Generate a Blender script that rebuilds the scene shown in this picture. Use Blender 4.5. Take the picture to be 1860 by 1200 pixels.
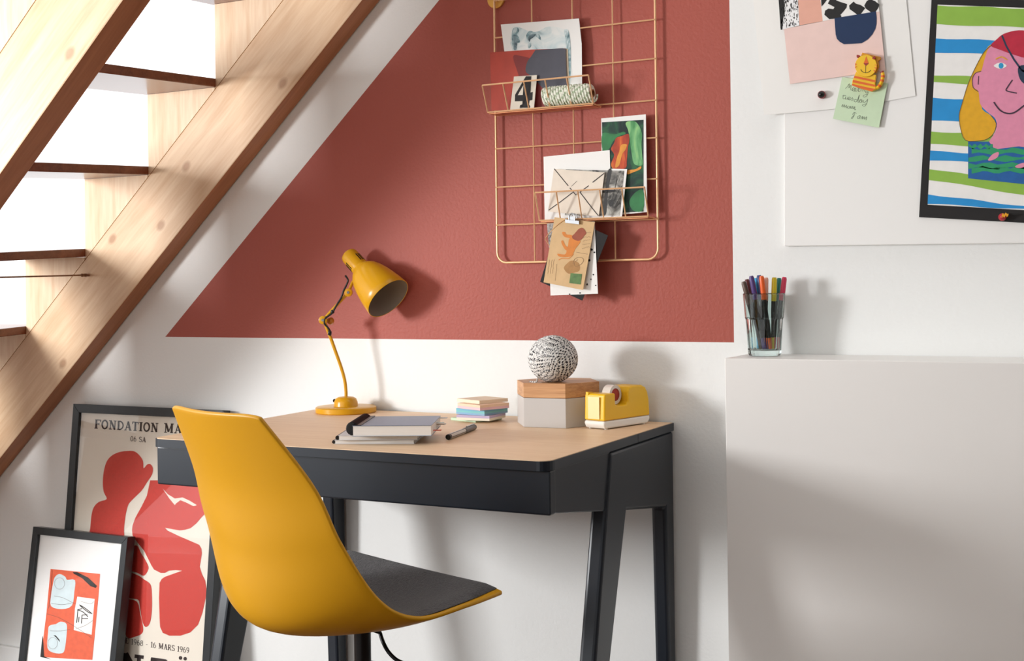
import bpy, bmesh, math, random
from mathutils import Vector, Matrix
random.seed(7)
for o in list(bpy.data.objects): bpy.data.objects.remove(o)
SC = bpy.context.scene
COL = SC.collection
V = Vector
# ------------------------------------------------------------ camera, world, light, exposure
FPX, CX, CY = 2227.0, 930.0, 519.0            # focal length and principal point in pixels of 1860x1200
YAW, ROLL = math.radians(26.9), math.atan(.0127)
CAM = V((0, -2.363, 1.03))
_R = V((math.cos(YAW), math.sin(YAW), 0)); _U = V((0, 0, 1)); FWD = V((-math.sin(YAW), math.cos(YAW), 0))
CAMX = _R * math.cos(ROLL) - _U * math.sin(ROLL)
CAMY = _R * math.sin(ROLL) + _U * math.cos(ROLL)
cd = bpy.data.cameras.new('camera'); cam = bpy.data.objects.new('camera', cd); COL.objects.link(cam)
cd.sensor_width = 36; cd.sensor_fit = 'HORIZONTAL'; cd.lens = FPX / 1860 * 36
cd.shift_x = 0; cd.shift_y = -(600 - CY) / 1860
cd.clip_start = .05
M = Matrix.Identity(4)
for i in range(3):
    M[i][0] = CAMX[i]; M[i][1] = CAMY[i]; M[i][2] = -FWD[i]; M[i][3] = CAM[i]
cam.matrix_world = M
SC.camera = cam

w = bpy.data.worlds.new('overcast_sky'); SC.world = w; w.use_nodes = True
w.node_tree.nodes['Background'].inputs[0].default_value = (1.0, 1.0, 1.0, 1)
w.node_tree.nodes['Background'].inputs[1].default_value = 1.95

ld = bpy.data.lights.new('window_daylight', 'AREA'); ld.shape = 'RECTANGLE'; ld.size = .42; ld.size_y = .5
ld.energy = 72; ld.color = (.985, .99, 1.0)
lo = bpy.data.objects.new('window_daylight', ld); COL.objects.link(lo)
lo.location = (-3.2, -2.25, 1.25)
lo.rotation_euler = (V((-1.1, 0, 1.1)) - V(lo.location)).to_track_quat('-Z', 'Y').to_euler()

vs = SC.view_settings
SC.display_settings.display_device = 'sRGB'
vs.view_transform = 'Standard'; vs.look = 'None'; vs.exposure = -0.06; vs.gamma = 1; vs.use_curve_mapping = False

# ------------------------------------------------------------ picture point -> point on a real plane of the place
def ray(x, y): return CAMX * (x - CX) + CAMY * (CY - y) + FWD * FPX
def onY(x, y, Y): r = ray(x, y); return CAM + r * ((Y - CAM.y) / r.y)
def onX(x, y, X): r = ray(x, y); return CAM + r * ((X - CAM.x) / r.x)
def onZ(x, y, Z): r = ray(x, y); return CAM + r * ((Z - CAM.z) / r.z)
def onD(x, y, d): return CAM + ray(x, y) * (d / FPX)
class Plane:
    def __init__(s, o, n): s.o = V(o); s.n = V(n).normalized()
    def pt(s, x, y, off=0.0):
        r = ray(x, y); return CAM + r * ((s.o - CAM).dot(s.n) / r.dot(s.n)) + s.n * off
def yplane(Y): return Plane((0, Y, 0), (0, -1, 0))
def zz(pts, ox, oy, s): return [(ox + x / s, oy + y / s) for x, y in pts]
Z5 = lambda p: zz(p, 1340, 0, 2.61)

# ------------------------------------------------------------ materials
def lin(c):
    f = lambda v: v / 12.92 if v <= .04045 else ((v + .055) / 1.055) ** 2.4
    return tuple(f(v / 255) for v in c) + (1,)
MATS = {}
def mat(name, rgb, rough=.5, metal=0, spec=.5, bump=0, bscale=200, var=0, vscale=8, stretch=None, trans=0, ior=1.45, coat=0, sheen=0, sub=0):
    if name in MATS: return MATS[name]
    m = bpy.data.materials.new(name); m.use_nodes = True; nt = m.node_tree; b = nt.nodes['Principled BSDF']
    b.inputs['Base Color'].default_value = lin(rgb); b.inputs['Roughness'].default_value = rough
    b.inputs['Metallic'].default_value = metal; b.inputs['Specular IOR Level'].default_value = spec
    b.inputs['Transmission Weight'].default_value = trans; b.inputs['IOR'].default_value = ior
    b.inputs['Coat Weight'].default_value = coat; b.inputs['Sheen Weight'].default_value = sheen
    tc = nt.nodes.new('ShaderNodeTexCoord'); mp = nt.nodes.new('ShaderNodeMapping')
    nt.links.new(tc.outputs['Object'], mp.inputs[0])
    if stretch: mp.inputs['Scale'].default_value = stretch
    if var:
        n = nt.nodes.new('ShaderNodeTexNoise'); n.inputs['Scale'].default_value = vscale; n.inputs['Detail'].default_value = 5
        nt.links.new(mp.outputs[0], n.inputs['Vector'])
        r = nt.nodes.new('ShaderNodeMapRange'); r.inputs[1].default_value = .25; r.inputs[2].default_value = .75
        r.inputs[3].default_value = 1 - var; r.inputs[4].default_value = 1 + var
        nt.links.new(n.outputs[0], r.inputs[0])
        mx = nt.nodes.new('ShaderNodeMix'); mx.data_type = 'RGBA'; mx.blend_type = 'MULTIPLY'; mx.inputs[0].default_value = 1
        mx.inputs[6].default_value = lin(rgb); nt.links.new(r.outputs[0], mx.inputs[7])
        nt.links.new(mx.outputs[2], b.inputs['Base Color'])
    if bump:
        n2 = nt.nodes.new('ShaderNodeTexNoise'); n2.inputs['Scale'].default_value = bscale; n2.inputs['Detail'].default_value = 3
        nt.links.new(tc.outputs['Object'], n2.inputs['Vector'])
        bp = nt.nodes.new('ShaderNodeBump'); bp.inputs['Strength'].default_value = bump; bp.inputs['Distance'].default_value = .002
        nt.links.new(n2.outputs[0], bp.inputs['Height']); nt.links.new(bp.outputs[0], b.inputs['Normal'])
    MATS[name] = m; return m
def wood(name, dark, light, rough=.5, scale=(1.5, 14, 14), knots=0, spec=.4, bump=.1, contrast=1.0):
    """grain runs along the object's own X axis"""
    m = bpy.data.materials.new(name); m.use_nodes = True; nt = m.node_tree; b = nt.nodes['Principled BSDF']
    N = nt.nodes.new; L = nt.links.new
    b.inputs['Roughness'].default_value = rough; b.inputs['Specular IOR Level'].default_value = spec
    tc = N('ShaderNodeTexCoord'); mp = N('ShaderNodeMapping'); mp.inputs['Scale'].default_value = scale
    L(tc.outputs['Object'], mp.inputs[0])
    n = N('ShaderNodeTexNoise'); n.inputs['Scale'].default_value = 3; n.inputs['Detail'].default_value = 6; n.inputs['Distortion'].default_value = .6
    L(mp.outputs[0], n.inputs['Vector'])
    n2 = N('ShaderNodeTexNoise'); n2.inputs['Scale'].default_value = 14; n2.inputs['Detail'].default_value = 3
    L(mp.outputs[0], n2.inputs['Vector'])
    ad = N('ShaderNodeMath'); ad.operation = 'MULTIPLY_ADD'; ad.inputs[1].default_value = .45
    L(n2.outputs[0], ad.inputs[0]); L(n.outputs[0], ad.inputs[2])
    cr = N('ShaderNodeValToRGB'); e = cr.color_ramp.elements
    e[0].position = .72 - .3 / contrast; e[0].color = lin(dark); e[1].position = .72 + .3 / contrast; e[1].color = lin(light)
    L(ad.outputs[0], cr.inputs[0]); out = cr.outputs[0]
    if knots:
        vo = N('ShaderNodeTexVoronoi'); vo.voronoi_dimensions = '2D'; vo.inputs['Scale'].default_value = knots
        sx_ = N('ShaderNodeSeparateXYZ'); cx_ = N('ShaderNodeCombineXYZ'); ms = N('ShaderNodeMath'); ms.operation = 'MULTIPLY'; ms.inputs[1].default_value = .7
        L(tc.outputs['Object'], sx_.inputs[0]); L(sx_.outputs['X'], ms.inputs[0]); L(ms.outputs[0], cx_.inputs['X']); L(sx_.outputs['Z'], cx_.inputs['Y']); L(cx_.outputs[0], vo.inputs['Vector'])
        k = N('ShaderNodeMapRange'); k.inputs[1].default_value = .035; k.inputs[2].default_value = .075; k.inputs[3].default_value = .55; k.inputs[4].default_value = 0
        L(vo.outputs['Distance'], k.inputs[0])
        mx = N('ShaderNodeMix'); mx.data_type = 'RGBA'; L(k.outputs[0], mx.inputs[0]); L(out, mx.inputs[6]); mx.inputs[7].default_value = lin((150, 92, 50))
        out = mx.outputs[2]
    L(out, b.inputs['Base Color'])
    bp = N('ShaderNodeBump'); bp.inputs['Strength'].default_value = bump; bp.inputs['Distance'].default_value = .001
    L(ad.outputs[0], bp.inputs['Height']); L(bp.outputs[0], b.inputs['Normal'])
    MATS[name] = m; return m
def pane_mat(name, tint=(255, 255, 255)):
    m = bpy.data.materials.new(name); m.use_nodes = True; nt = m.node_tree; nt.nodes.clear(); N = nt.nodes.new; L = nt.links.new
    o = N('ShaderNodeOutputMaterial'); t = N('ShaderNodeBsdfTransparent'); t.inputs[0].default_value = lin(tint)
    g = N('ShaderNodeBsdfGlossy'); g.inputs['Roughness'].default_value = .02
    f = N('ShaderNodeFresnel'); f.inputs[0].default_value = 1.5; mx = N('ShaderNodeMixShader')
    ge = N('ShaderNodeNewGeometry'); inv = N('ShaderNodeMath'); inv.operation = 'SUBTRACT'; inv.inputs[0].default_value = 1; L(ge.outputs['Backfacing'], inv.inputs[1])
    ml_ = N('ShaderNodeMath'); ml_.operation = 'MULTIPLY'; L(f.outputs[0], ml_.inputs[0]); L(inv.outputs[0], ml_.inputs[1])
    L(ml_.outputs[0], mx.inputs[0]); L(t.outputs[0], mx.inputs[1]); L(g.outputs[0], mx.inputs[2]); L(mx.outputs[0], o.inputs[0])
    MATS[name] = m; return m

def wash(name, stops, scale=9, stretch=(1, 1, 1), dist=1.0):
    m = bpy.data.materials.new(name); m.use_nodes = True; nt = m.node_tree; b = nt.nodes['Principled BSDF']; N = nt.nodes.new; L = nt.links.new
    b.inputs['Roughness'].default_value = .7
    tc = N('ShaderNodeTexCoord'); mp = N('ShaderNodeMapping'); mp.inputs['Scale'].default_value = stretch; n = N('ShaderNodeTexNoise'); n.inputs['Scale'].default_value = scale; n.inputs['Detail'].default_value = 4; n.inputs['Distortion'].default_value = dist
    cr = N('ShaderNodeValToRGB'); L(tc.outputs['Object'], mp.inputs[0]); L(mp.outputs[0], n.inputs['Vector']); L(n.outputs[0], cr.inputs[0]); L(cr.outputs[0], b.inputs['Base Color'])
    el = cr.color_ramp.elements
    while len(el) < len(stops): el.new(.5)
    for e, (p, c) in zip(el, stops): e.position = p; e.color = lin(c)
    MATS[name] = m; return m
WHITE = mat('wall_paint_white', (235, 236, 234), .75, bump=.28, bscale=150)
RED = mat('wall_paint_red', (166, 82, 69), .55, bump=.5, bscale=150, spec=.4)
FLOORM = wood('floor_oak', (84, 60, 44), (116, 84, 62), .4, (1.2, 9, 9))
PINE = wood('stair_pine', (208, 168, 128), (234, 206, 172), .45, (1.0, 12, 12), knots=5.5, contrast=1.0)
TREADM = wood('tread_dark_wood', (96, 46, 26), (132, 72, 44), .25, (1.2, 14, 14), spec=.6)
DESKTOP = wood('desk_top_oak', (222, 186, 148), (240, 210, 176), .45, (1.0, 26, 26), contrast=.8, bump=.03)
NAVY = mat('desk_paint_navy', (21, 29, 39), .33, spec=.5, var=.05, vscale=3)
CHAIRY = mat('chair_plastic_yellow', (202, 146, 12), .4, spec=.45, bump=.03, bscale=900)
LAMPY = mat('lamp_enamel_yellow', (208, 152, 18), .28, spec=.5, var=.02)
LAMPIN = mat('lamp_inside_grey', (150, 140, 128), .5, var=.03)
BLACKP = mat('black_plastic', (18, 18, 20), .35, var=.05)
BLACKM = mat('black_metal', (22, 22, 24), .3, metal=.4, var=.05)
STEEL = mat('steel', (170, 172, 175), .25, metal=1, var=.03)
BRASS = mat('brass_wire', (238, 192, 146), .35, metal=.45, var=.05, vscale=30)
PAPER = mat('paper_white', (238, 237, 233), .7, var=.01, bump=.02)
INK = mat('ink_black', (24, 22, 22), .6, var=.05)
GREYL = mat('cabinet_lacquer', (234, 231, 227), .4, var=.008, vscale=2)
BOARDM = mat('whiteboard_enamel', (234, 233, 230), .22, var=.005)
def col(rgb, rough=.6, var=.04, vs_=40):
    return mat('print_%d_%d_%d_%d' % (*rgb, int(var * 100)), rgb, rough, var=var, vscale=vs_)
GLASSPANE = pane_mat('picture_glass')

# ------------------------------------------------------------ object helpers
def put(o, parent):
    COL.objects.link(o)
    if parent is not None:
        o.parent = parent
        pl = V(parent['_loc']) if '_loc' in parent else V((0, 0, 0))
        o.location = V(o.location) - pl
def obj(name, verts, faces, mats, parent=None, smooth=False, fmi=None, origin=None, bevel=0, bseg=2, flat_angle=None):
    vs_ = [V(v) for v in verts]
    if origin is None:
        lo_ = [min(v[i] for v in vs_) for i in range(3)]; hi = [max(v[i] for v in vs_) for i in range(3)]
        origin = V(((lo_[0] + hi[0]) / 2, (lo_[1] + hi[1]) / 2, lo_[2]))
    me = bpy.data.meshes.new(name); me.from_pydata([tuple(v - origin) for v in vs_], [], faces)
    if not isinstance(mats, (list, tuple)): mats = [mats]
    for m in mats: me.materials.append(m)
    bm = bmesh.new(); bm.from_mesh(me)
    bmesh.ops.recalc_face_normals(bm, faces=bm.faces)
    bm.to_mesh(me); bm.free()
    if fmi: 
        for p, i in zip(me.polygons, fmi): p.material_index = i
    if smooth:
        for p in me.polygons: p.use_smooth = True
    me.update()
    if smooth and flat_angle: me.set_sharp_from_angle(angle=math.radians(flat_angle))
    o = bpy.data.objects.new(name, me); o.location = origin; o['_loc'] = tuple(origin)
    put(o, parent)
    if bevel:
        b = o.modifiers.new('bevel', 'BEVEL'); b.width = bevel; b.segments = bseg; b.limit_method = 'ANGLE'; b.angle_limit = math.radians(35)
    return o
def tag(o, label, cat, group=None, kind=None):
    o['label'] = label; o['category'] = cat
    if group: o['group'] = group
    if kind: o['kind'] = kind
    return o
def struct(o, label=None):
    o['kind'] = 'structure'
    if label: o['label'] = label
    return o
def thing(name, loc, label, cat, group=None):
    o = bpy.data.objects.new(name, None); o.location = V(loc); o['_loc'] = tuple(V(loc)); o.empty_display_size = .03
    COL.objects.link(o); return tag(o, label, cat, group)
def prism(name, poly, vec, m, parent=None, **k):
    n = len(poly); p = [V(v) for v in poly]; q = [v + V(vec) for v in p]
    f = [tuple(range(n)), tuple(range(2 * n - 1, n - 1, -1))] + [(i, (i + 1) % n, n + (i + 1) % n, n + i) for i in range(n)]
    return obj(name, p + q, f, m, parent, **k)
def boxv(lo_, hi):
    x0, y0, z0 = lo_; x1, y1, z1 = hi
    v = [(x0, y0, z0), (x1, y0, z0), (x1, y1, z0), (x0, y1, z0), (x0, y0, z1), (x1, y0, z1), (x1, y1, z1), (x0, y1, z1)]
    return v, [(0, 3, 2, 1), (4, 5, 6, 7), (0, 1, 5, 4), (1, 2, 6, 5), (2, 3, 7, 6), (3, 0, 4, 7)]
def box(name, lo_, hi, m, parent=None, **k):
    v, f = boxv(lo_, hi); return obj(name, v, f, m, parent, **k)
def join(parts):
    vs_, fs = [], []
    for v, f in parts:
        n = len(vs_); vs_ += list(v); fs += [tuple(i + n for i in q) for q in f]
    return vs_, fs
def frame_of(t, up=None):
    t = t.normalized(); a = up or (V((0, 0, 1)) if abs(t.z) < .9 else V((1, 0, 0)))
    x = a.cross(t).normalized(); return x, t.cross(x)
def tubev(path, r, seg=8, closed=False, cap=True):
    path = [V(p) for p in path]; n = len(path); vs_, fs = [], []
    px = None
    for i, p in enumerate(path):
        if closed: t = path[(i + 1) % n] - path[i - 1]
        else: t = path[min(i + 1, n - 1)] - path[max(i - 1, 0)]
        t.normalize()
        if px is None: x, y = frame_of(t)
        else:
            x = px - t * px.dot(t)
            if x.length < 1e-6: x, _ = frame_of(t)
            x.normalize(); y = t.cross(x)
        px = x; rr = r[i] if isinstance(r, (list, tuple)) else r
        for j in range(seg):
            a = 2 * math.pi * j / seg; vs_.append(p + (x * math.cos(a) + y * math.sin(a)) * rr)
    for i in range(n if closed else n - 1):
        for j in range(seg):
            a, b = i * seg, ((i + 1) % n) * seg; fs.append((a + j, a + (j + 1) % seg, b + (j + 1) % seg, b + j))
    if cap and not closed:
        fs.append(tuple(range(seg))[::-1]); fs.append(tuple(range((n - 1) * seg, n * seg)))
    return vs_, fs
def tube(name, path, r, m, parent=None, seg=8, closed=False, **k):
    v, f = tubev(path, r, seg, closed); return obj(name, v, f, m, parent, smooth=True, flat_angle=50, **k)
def lathev(profile, o, axis, seg=32, phase=0):
    o = V(o); t = V(axis).normalized(); x, y = frame_of(t); vs_, fs = [], []; n = len(profile)
    for r, h in profile:
        for j in range(seg):
            a = 2 * math.pi * j / seg + phase; vs_.append(o + t * h + (x * math.cos(a) + y * math.sin(a)) * max(r, 1e-5))
    for i in range(n - 1):
        for j in range(seg): fs.append((i * seg + j, i * seg + (j + 1) % seg, (i + 1) * seg + (j + 1) % seg, (i + 1) * seg + j))
    return vs_, fs
def lathe(name, profile, o, axis, m, parent=None, seg=32, flat=40, caps=True, **k):
    v, f = lathev(profile, o, axis, seg)
    if caps:
        n = len(profile); f.append(tuple(range(seg))[::-1]); f.append(tuple(range((n - 1) * seg, n * seg)))
    return obj(name, v, f, m, parent, smooth=True, flat_angle=flat, **k)
def cat(pts, n=6, closed=False):
    out = []; N = len(pts); T = type(pts[0])
    P = [V(p) for p in pts]
    for i in range(N if closed else N - 1):
        g = (lambda j: P[j % N]) if closed else (lambda j: P[max(0, min(N - 1, j))])
        a, b, c, d = g(i - 1), g(i), g(i + 1), g(i + 2)
        for k in range(n):
            u = k / n; out.append(.5 * (2 * b + (c - a) * u + (2 * a - 5 * b + 4 * c - d) * u * u + (3 * b - 3 * c + d - a) * u ** 3))
    if not closed: out.append(P[-1])
    return out
def flats(name, pl, polys, m, parent, off=.0004):
    """flat print: polygons in picture points laid on the plane of the sheet"""
    vs_, fs = [], []
    for poly in polys:
        n = len(vs_); vs_ += [pl.pt(p[0], p[1], off) for p in poly]; fs.append(tuple(range(n, n + len(poly))))
    o = obj(name, vs_, fs, m, parent)
    bm = bmesh.new(); bm.from_mesh(o.data); bmesh.ops.triangulate(bm, faces=bm.faces); bm.to_mesh(o.data); bm.free()
    return o
def strip(pts, w):
    """a stroke of width w as quads, picture points"""
    out = []; P = [V((p[0], p[1])) for p in pts]; L, R_ = [], []
    for i, p in enumerate(P):
        t = P[min(i + 1, len(P) - 1)] - P[max(i - 1, 0)]
        if t.length < 1e-6: t = V((1, 0))
        t.normalize(); n = V((-t.y, t.x)); ww = w[i] if isinstance(w, (list, tuple)) else w
        L.append(p + n * ww / 2); R_.append(p - n * ww / 2)
    for i in range(len(P) - 1): out.append([L[i], L[i + 1], R_[i + 1], R_[i]])
    return out
def sheet(name, pl, corners, m, parent=None, t=.0006, **k):
    p = [pl.pt(*c) for c in corners]; return prism(name, p, -pl.n * t, m, parent, **k)
def ell(cx, cy, rx, ry, n=24, rot=0):
    c, s = math.cos(rot), math.sin(rot)
    return [(cx + rx * math.cos(a) * c - ry * math.sin(a) * s, cy + rx * math.cos(a) * s + ry * math.sin(a) * c) for a in [2 * math.pi * i / n for i in range(n)]]

# ------------------------------------------------------------ slab-serif lettering built from strokes (x right, y up, unit height)
def _arc(cx, cy, rx, ry, a0, a1, n=10): return [(cx + rx * math.cos(math.radians(a0 + (a1 - a0) * i / n)), cy + ry * math.sin(math.radians(a0 + (a1 - a0) * i / n))) for i in range(n + 1)]
T_, t_ = .17, .075
def _sf(x, y, w=.28): return ([(x - w / 2, y), (x + w / 2, y)], t_)
GL = {
 'F': (.68, [([(.17, 0), (.17, 1)], T_), ([(.05, .965), (.62, .965)], t_), ([(.17, .52), (.45, .52)], t_), ([(.6, 1), (.6, .74)], t_), ([(.45, .64), (.45, .4)], t_), _sf(.17, .035, .34)]),
 'O': (.76, [(_arc(.36, .5, .27, .46, 0, 360, 24), .14)]),
 'N': (.82, [([(.17, 0), (.17, 1)], .08), ([(.63, 0), (.63, 1)], .08), ([(.17, 1), (.63, 0)], T_), _sf(.14, .965), _sf(.63, .965), _sf(.17, .035)]),
 'D': (.76, [([(.17, 0), (.17, 1)], T_), (_arc(.25, .5, .38, .46, 90, -90, 14), .12), ([(.05, .965), (.27, .965)], t_), ([(.05, .035), (.27, .035)], t_)]),
 'A': (.78, [([(.14, 0), (.37, 1)], .08), ([(.37, 1), (.6, 0)], T_), ([(.22, .33), (.52, .33)], t_), _sf(.13, .035, .24), _sf(.62, .035, .26)]),
 'T': (.70, [([(.33, 0), (.33, 1)], T_), ([(.03, .965), (.63, .965)], t_), ([(.05, 1), (.05, .74)], t_), ([(.61, 1), (.61, .74)], t_), _sf(.33, .035, .34)]),
 'I': (.42, [([(.19, 0), (.19, 1)], T_), _sf(.19, .965, .34), _sf(.19, .035, .34)]),
 'M': (.98, [([(.17, 0), (.17, 1)], .08), ([(.75, 0), (.75, 1)], T_), ([(.17, 1), (.46, .1)], T_), ([(.46, .1), (.75, 1)], .08), _sf(.14, .965), _sf(.78, .965), _sf(.17, .035), _sf(.75, .035)]),
 'S': (.62, [(_arc(.3, .74, .22, .23, 20, 270, 12) + _arc(.3, .27, .24, .24, 90, -160, 12), .12)]),
 'E': (.68, [([(.17, 0), (.17, 1)], T_), ([(.05, .965), (.6, .965)], t_), ([(.17, .52), (.45, .52)], t_), ([(.05, .035), (.6, .035)], t_), ([(.58, 1), (.58, .76)], t_), ([(.58, 0), (.58, .26)], t_)]),
 'R': (.76, [([(.17, 0), (.17, 1)], T_), (_arc(.3, .73, .24, .235, 90, -90, 10), .11), ([(.05, .965), (.32, .965)], t_), ([(.17, .5), (.32, .5)], t_), ([(.36, .5), (.62, .03)], .14), _sf(.17, .035), _sf(.66, .035, .16)]),
 '0': (.62, [(_arc(.29, .5, .21, .46, 0, 360, 22), .11)]),
 '6': (.62, [(_arc(.3, .3, .21, .27, 0, 360, 18), .1), (_arc(.45, .45, .36, .5, 180, 105, 10), .1)]),
 '9': (.62, [(_arc(.28, .7, .21, .27, 0, 360, 18), .1), (_arc(.13, .55, .36, .5, 0, -75, 10), .1)]),
 '8': (.62, [(_arc(.29, .73, .18, .22, 0, 360, 18), .1), (_arc(.29, .27, .21, .24, 0, 360, 18), .1)]),
 '1': (.5, [([(.26, 0), (.26, 1)], .13), ([(.26, .97), (.08, .84)], .08), _sf(.26, .035, .34)]),
 '-': (.5, [([(.1, .4), (.38, .4)], .09)]), ' ': (.42, []), ',': (.3, []),
}
def text(s, p0, p1, h, bold=1.0):
    """letters between picture points p0 and p1 on a base line, height h (picture points)"""
    tot = sum(GL[c][0] for c in s); d = V((p1[0] - p0[0], p1[1] - p0[1])); sx = d.length / tot; d.normalize()
    up = V((.05, -1)).normalized(); out = []; x = 0
    for c in s:
        wd, st = GL[c]
        for pts, wdt in st:
            P = [V(p0) + d * (x + a) * sx + up * b * h for a, b in pts]
            out += strip(P, wdt * bold * (sx + h) / 2)
        x += wd
    return out
# ------------------------------------------------------------ the setting
LOWK = .926                                                     # slope of the stair
def low(x): return 1.675 + LOWK * (x + 1.535)                   # under edge of the wall-side stringer
def joint(x): return low(x) + .230
HC = 2.75
cutA = (-3.55, 0.0)                                             # the wall stops behind the wall-side stringer; the stairwell beyond is open
def cut(x): return low(x) + .10
xa = -1.535 + (0.0 - .10 - 1.675) / LOWK; xb = -1.535 + (HC - .10 - 1.675) / LOWK
XE = -.7090                                                     # right edge of the red field; its slanted edge meets it at ZA
ZA = 1.668 + .9309 * (XE + 1.371); ZC_ = cut(XE)
red = [(-2.182, .9125), (-.7075, .9125), (XE, ZA), (-1.371, 1.668)]
WT = .12
def wallpoly(p, mt):
    return [(x, 0, z) for x, z in p], mt
wv, wf, wm = [], [], []
def addpoly(p, m_):
    n = len(wv); wv.extend([(x, 0, z) for x, z in p]); wf.append(tuple(range(n, n + len(p)))); wm.append(m_)
addpoly(red, 1)
addpoly([(xa, 0), (2.6, 0), (2.6, .9125), (-.7075, .9125), (-2.182, .9125), (-1.535 + (.9125 - .10 - 1.675) / LOWK, .9125)], 0)
addpoly([(-.7075, .9125), (2.6, .9125), (2.6, HC), (xb, HC), (XE, ZC_), (XE, ZA)], 0)
addpoly([(-1.535 + (.9125 - .10 - 1.675) / LOWK, .9125), (-2.182, .9125), (-1.371, 1.668), (XE, ZA), (XE, ZC_)], 0)
# body of the wall behind the painted face
n = len(wv); outl = [(xa, 0), (2.6, 0), (2.6, HC), (xb, HC)]
wv += [(x, 0, z) for x, z in outl] + [(x, WT, z) for x, z in outl]
wf += [(n + 4, n + 5, n + 6, n + 7)] + [(n + i, n + (i + 1) % 4, n + 4 + (i + 1) % 4, n + 4 + i) for i in range(4)]; wm += [0] * 5
me = bpy.data.meshes.new('wall_back'); me.from_pydata(wv, [], wf); me.materials.append(WHITE); me.materials.append(RED)
for p_, i in zip(me.polygons, wm): p_.material_index = i
wb = bpy.data.objects.new('wall_back', me); COL.objects.link(wb); struct(wb)

struct(box('floor', (-3.6, -5.2, -.1), (2.6, 1.4, 0), FLOORM))
struct(box('ceiling', (-3.6, -4.4, HC), (2.6, -.78, HC + .1), WHITE))
struct(box('baseboard_back', (xa - .05, -.014, 0), (2.6, -.0005, .066), WHITE, bevel=.004))
DIMW = mat('added_wall_taupe', (165, 156, 148), .8, bump=.1)  # mid tone picked to weaken bounce light off the two added walls
struct(box('added_wall_right', (2.6, -4.4, 0), (2.75, .12, HC), DIMW))  # unseen wall, added to cut the fill light from the right
struct(box('added_wall_front', (-.5, -4.55, 0), (2.75, -4.4, HC), DIMW))  # unseen wall added behind the camera; its width sets how much sky fills in
# wall at the left with the window that the daylight comes through
WX = -3.45; wy0, wy1, wz0, wz1 = -3.4, -.85, .3, 2.15
pw = []
for lo_, hi in (((WX - .15, -4.4, 0), (WX, wy0, HC)), ((WX - .15, wy1, 0), (WX, .0, HC)), ((WX - .15, wy0, 0), (WX, wy1, wz0)), ((WX - .15, wy0, wz1), (WX, wy1, HC))):
    pw.append(boxv(lo_, hi))
struct(obj('wall_left', *join(pw), WHITE))
wn = bpy.data.objects.new('window_1', None); wn.location = (WX, -2.5, wz0); wn['_loc'] = (WX, -2.5, wz0); COL.objects.link(wn); struct(wn)
for a, b, nm in (((WX - .1, wy0, wz0), (WX - .04, wy0 + .06, wz1), 'window_frame'), ((WX - .1, wy1 - .06, wz0), (WX - .04, wy1, wz1), 'window_frame'),
                 ((WX - .1, wy0, wz0), (WX - .04, wy1, wz0 + .06), 'window_frame'), ((WX - .1, wy0, wz1 - .06), (WX - .04, wy1, wz1), 'window_frame'),
                 ((WX - .09, -2.52, wz0), (WX - .05, -2.48, wz1), 'glazing_bar')):
    box(nm, a, b, BOARDM, wn)
box('window_pane', (WX - .072, wy0, wz0), (WX - .068, wy1, wz1), GLASSPANE, wn)

# ------------------------------------------------------------ staircase
st = thing('staircase', (-2.2, -.35, 0), 'open pine staircase with dark wooden treads climbing along the wall', 'staircase')
ANG = math.atan(LOWK)
PINEU = wood('stair_pine_underside', (156, 98, 62), (188, 126, 86), .5, (1.0, 12, 12), knots=5.5)  # browner, darker pine tone for the lower faces of the stringers
def plank(name, x0, x1, yb, yf, dz, m, parent, zlo=0, zhi=.230):
    """inclined plank: local X runs up the slope"""
    L = (x1 - x0) / math.cos(ANG); d = (zhi - zlo) * math.cos(ANG)
    v, f = boxv((0, 0, 0), (L, yb - yf, d))
    o_ = V((x0, yf, low(x0) + zlo + dz))
    me = bpy.data.meshes.new(name); me.from_pydata(v, [], f); me.materials.append(m)
    o = bpy.data.objects.new(name, me); o.location = o_; put(o, parent); o.rotation_euler = (0, -ANG, 0)
    me.materials.append(PINEU); me.polygons[0].material_index = 1
    b = o.modifiers.new('bevel', 'BEVEL'); b.width = .003; b.segments = 2
    return o
TILT = -.035                                                    # the near stringer sits a touch lower than the wall-side one
x_low = -1.535 - 1.675 / LOWK + .02
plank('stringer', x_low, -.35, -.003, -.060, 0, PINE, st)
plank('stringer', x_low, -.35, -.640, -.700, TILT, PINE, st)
PINEB = wood('stair_pine_block', (220, 182, 144), (242, 218, 188), .5, (14, 14, 1.2), contrast=1.0)
for k in range(13):
    zt = .1455 + .1987 * k; xbk = -1.959 + (zt - 1.536) * (.216 / .1987); xf = xbk - .216; zb = zt - .021
    d = TILT / .64
    yb, yf = -.003, -.700
    v = []
    for y in (yb, yf):
        o = (y + .06) * -d
        for x, z in ((xf - .012, zb), (xbk, zb), (xbk, zt), (xf - .012, zt)): v.append((x, y, z + o))
    obj('tread', v, [(0, 1, 2, 3), (7, 6, 5, 4), (0, 4, 5, 1), (1, 5, 6, 2), (2, 6, 7, 3), (3, 7, 4, 0)], TREADM, st, bevel=.002)
    if zb - .2 > .02:
        for (y0, y1, dz) in ((-.003, -.060, 0), (-.640, -.700, TILT)):
            tri = [(xbk - .003, y0, joint(xbk - .003) + .0005 + dz), (xbk - .003, y0, zb - .0005 + dz), (xf, y0, zb - .0005 + dz), (xf, y0, joint(xf) + .0005 + dz)]
            prism('stringer_block', tri, (0, y1 - y0, 0), PINEB, st)
tw = [onY(155, 499.5, -.066), onX(0, 503.5, onY(155, 499.5, -.066).x)]
d_ = (tw[1] - tw[0]).normalized(); e_ = tw[0] + d_ * ((-.636 - tw[0].y) / d_.y)
wr = thing('wire_rope', tw[0], 'thin brown cord stretched between the stair stringers below the treads', 'cord')
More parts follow.
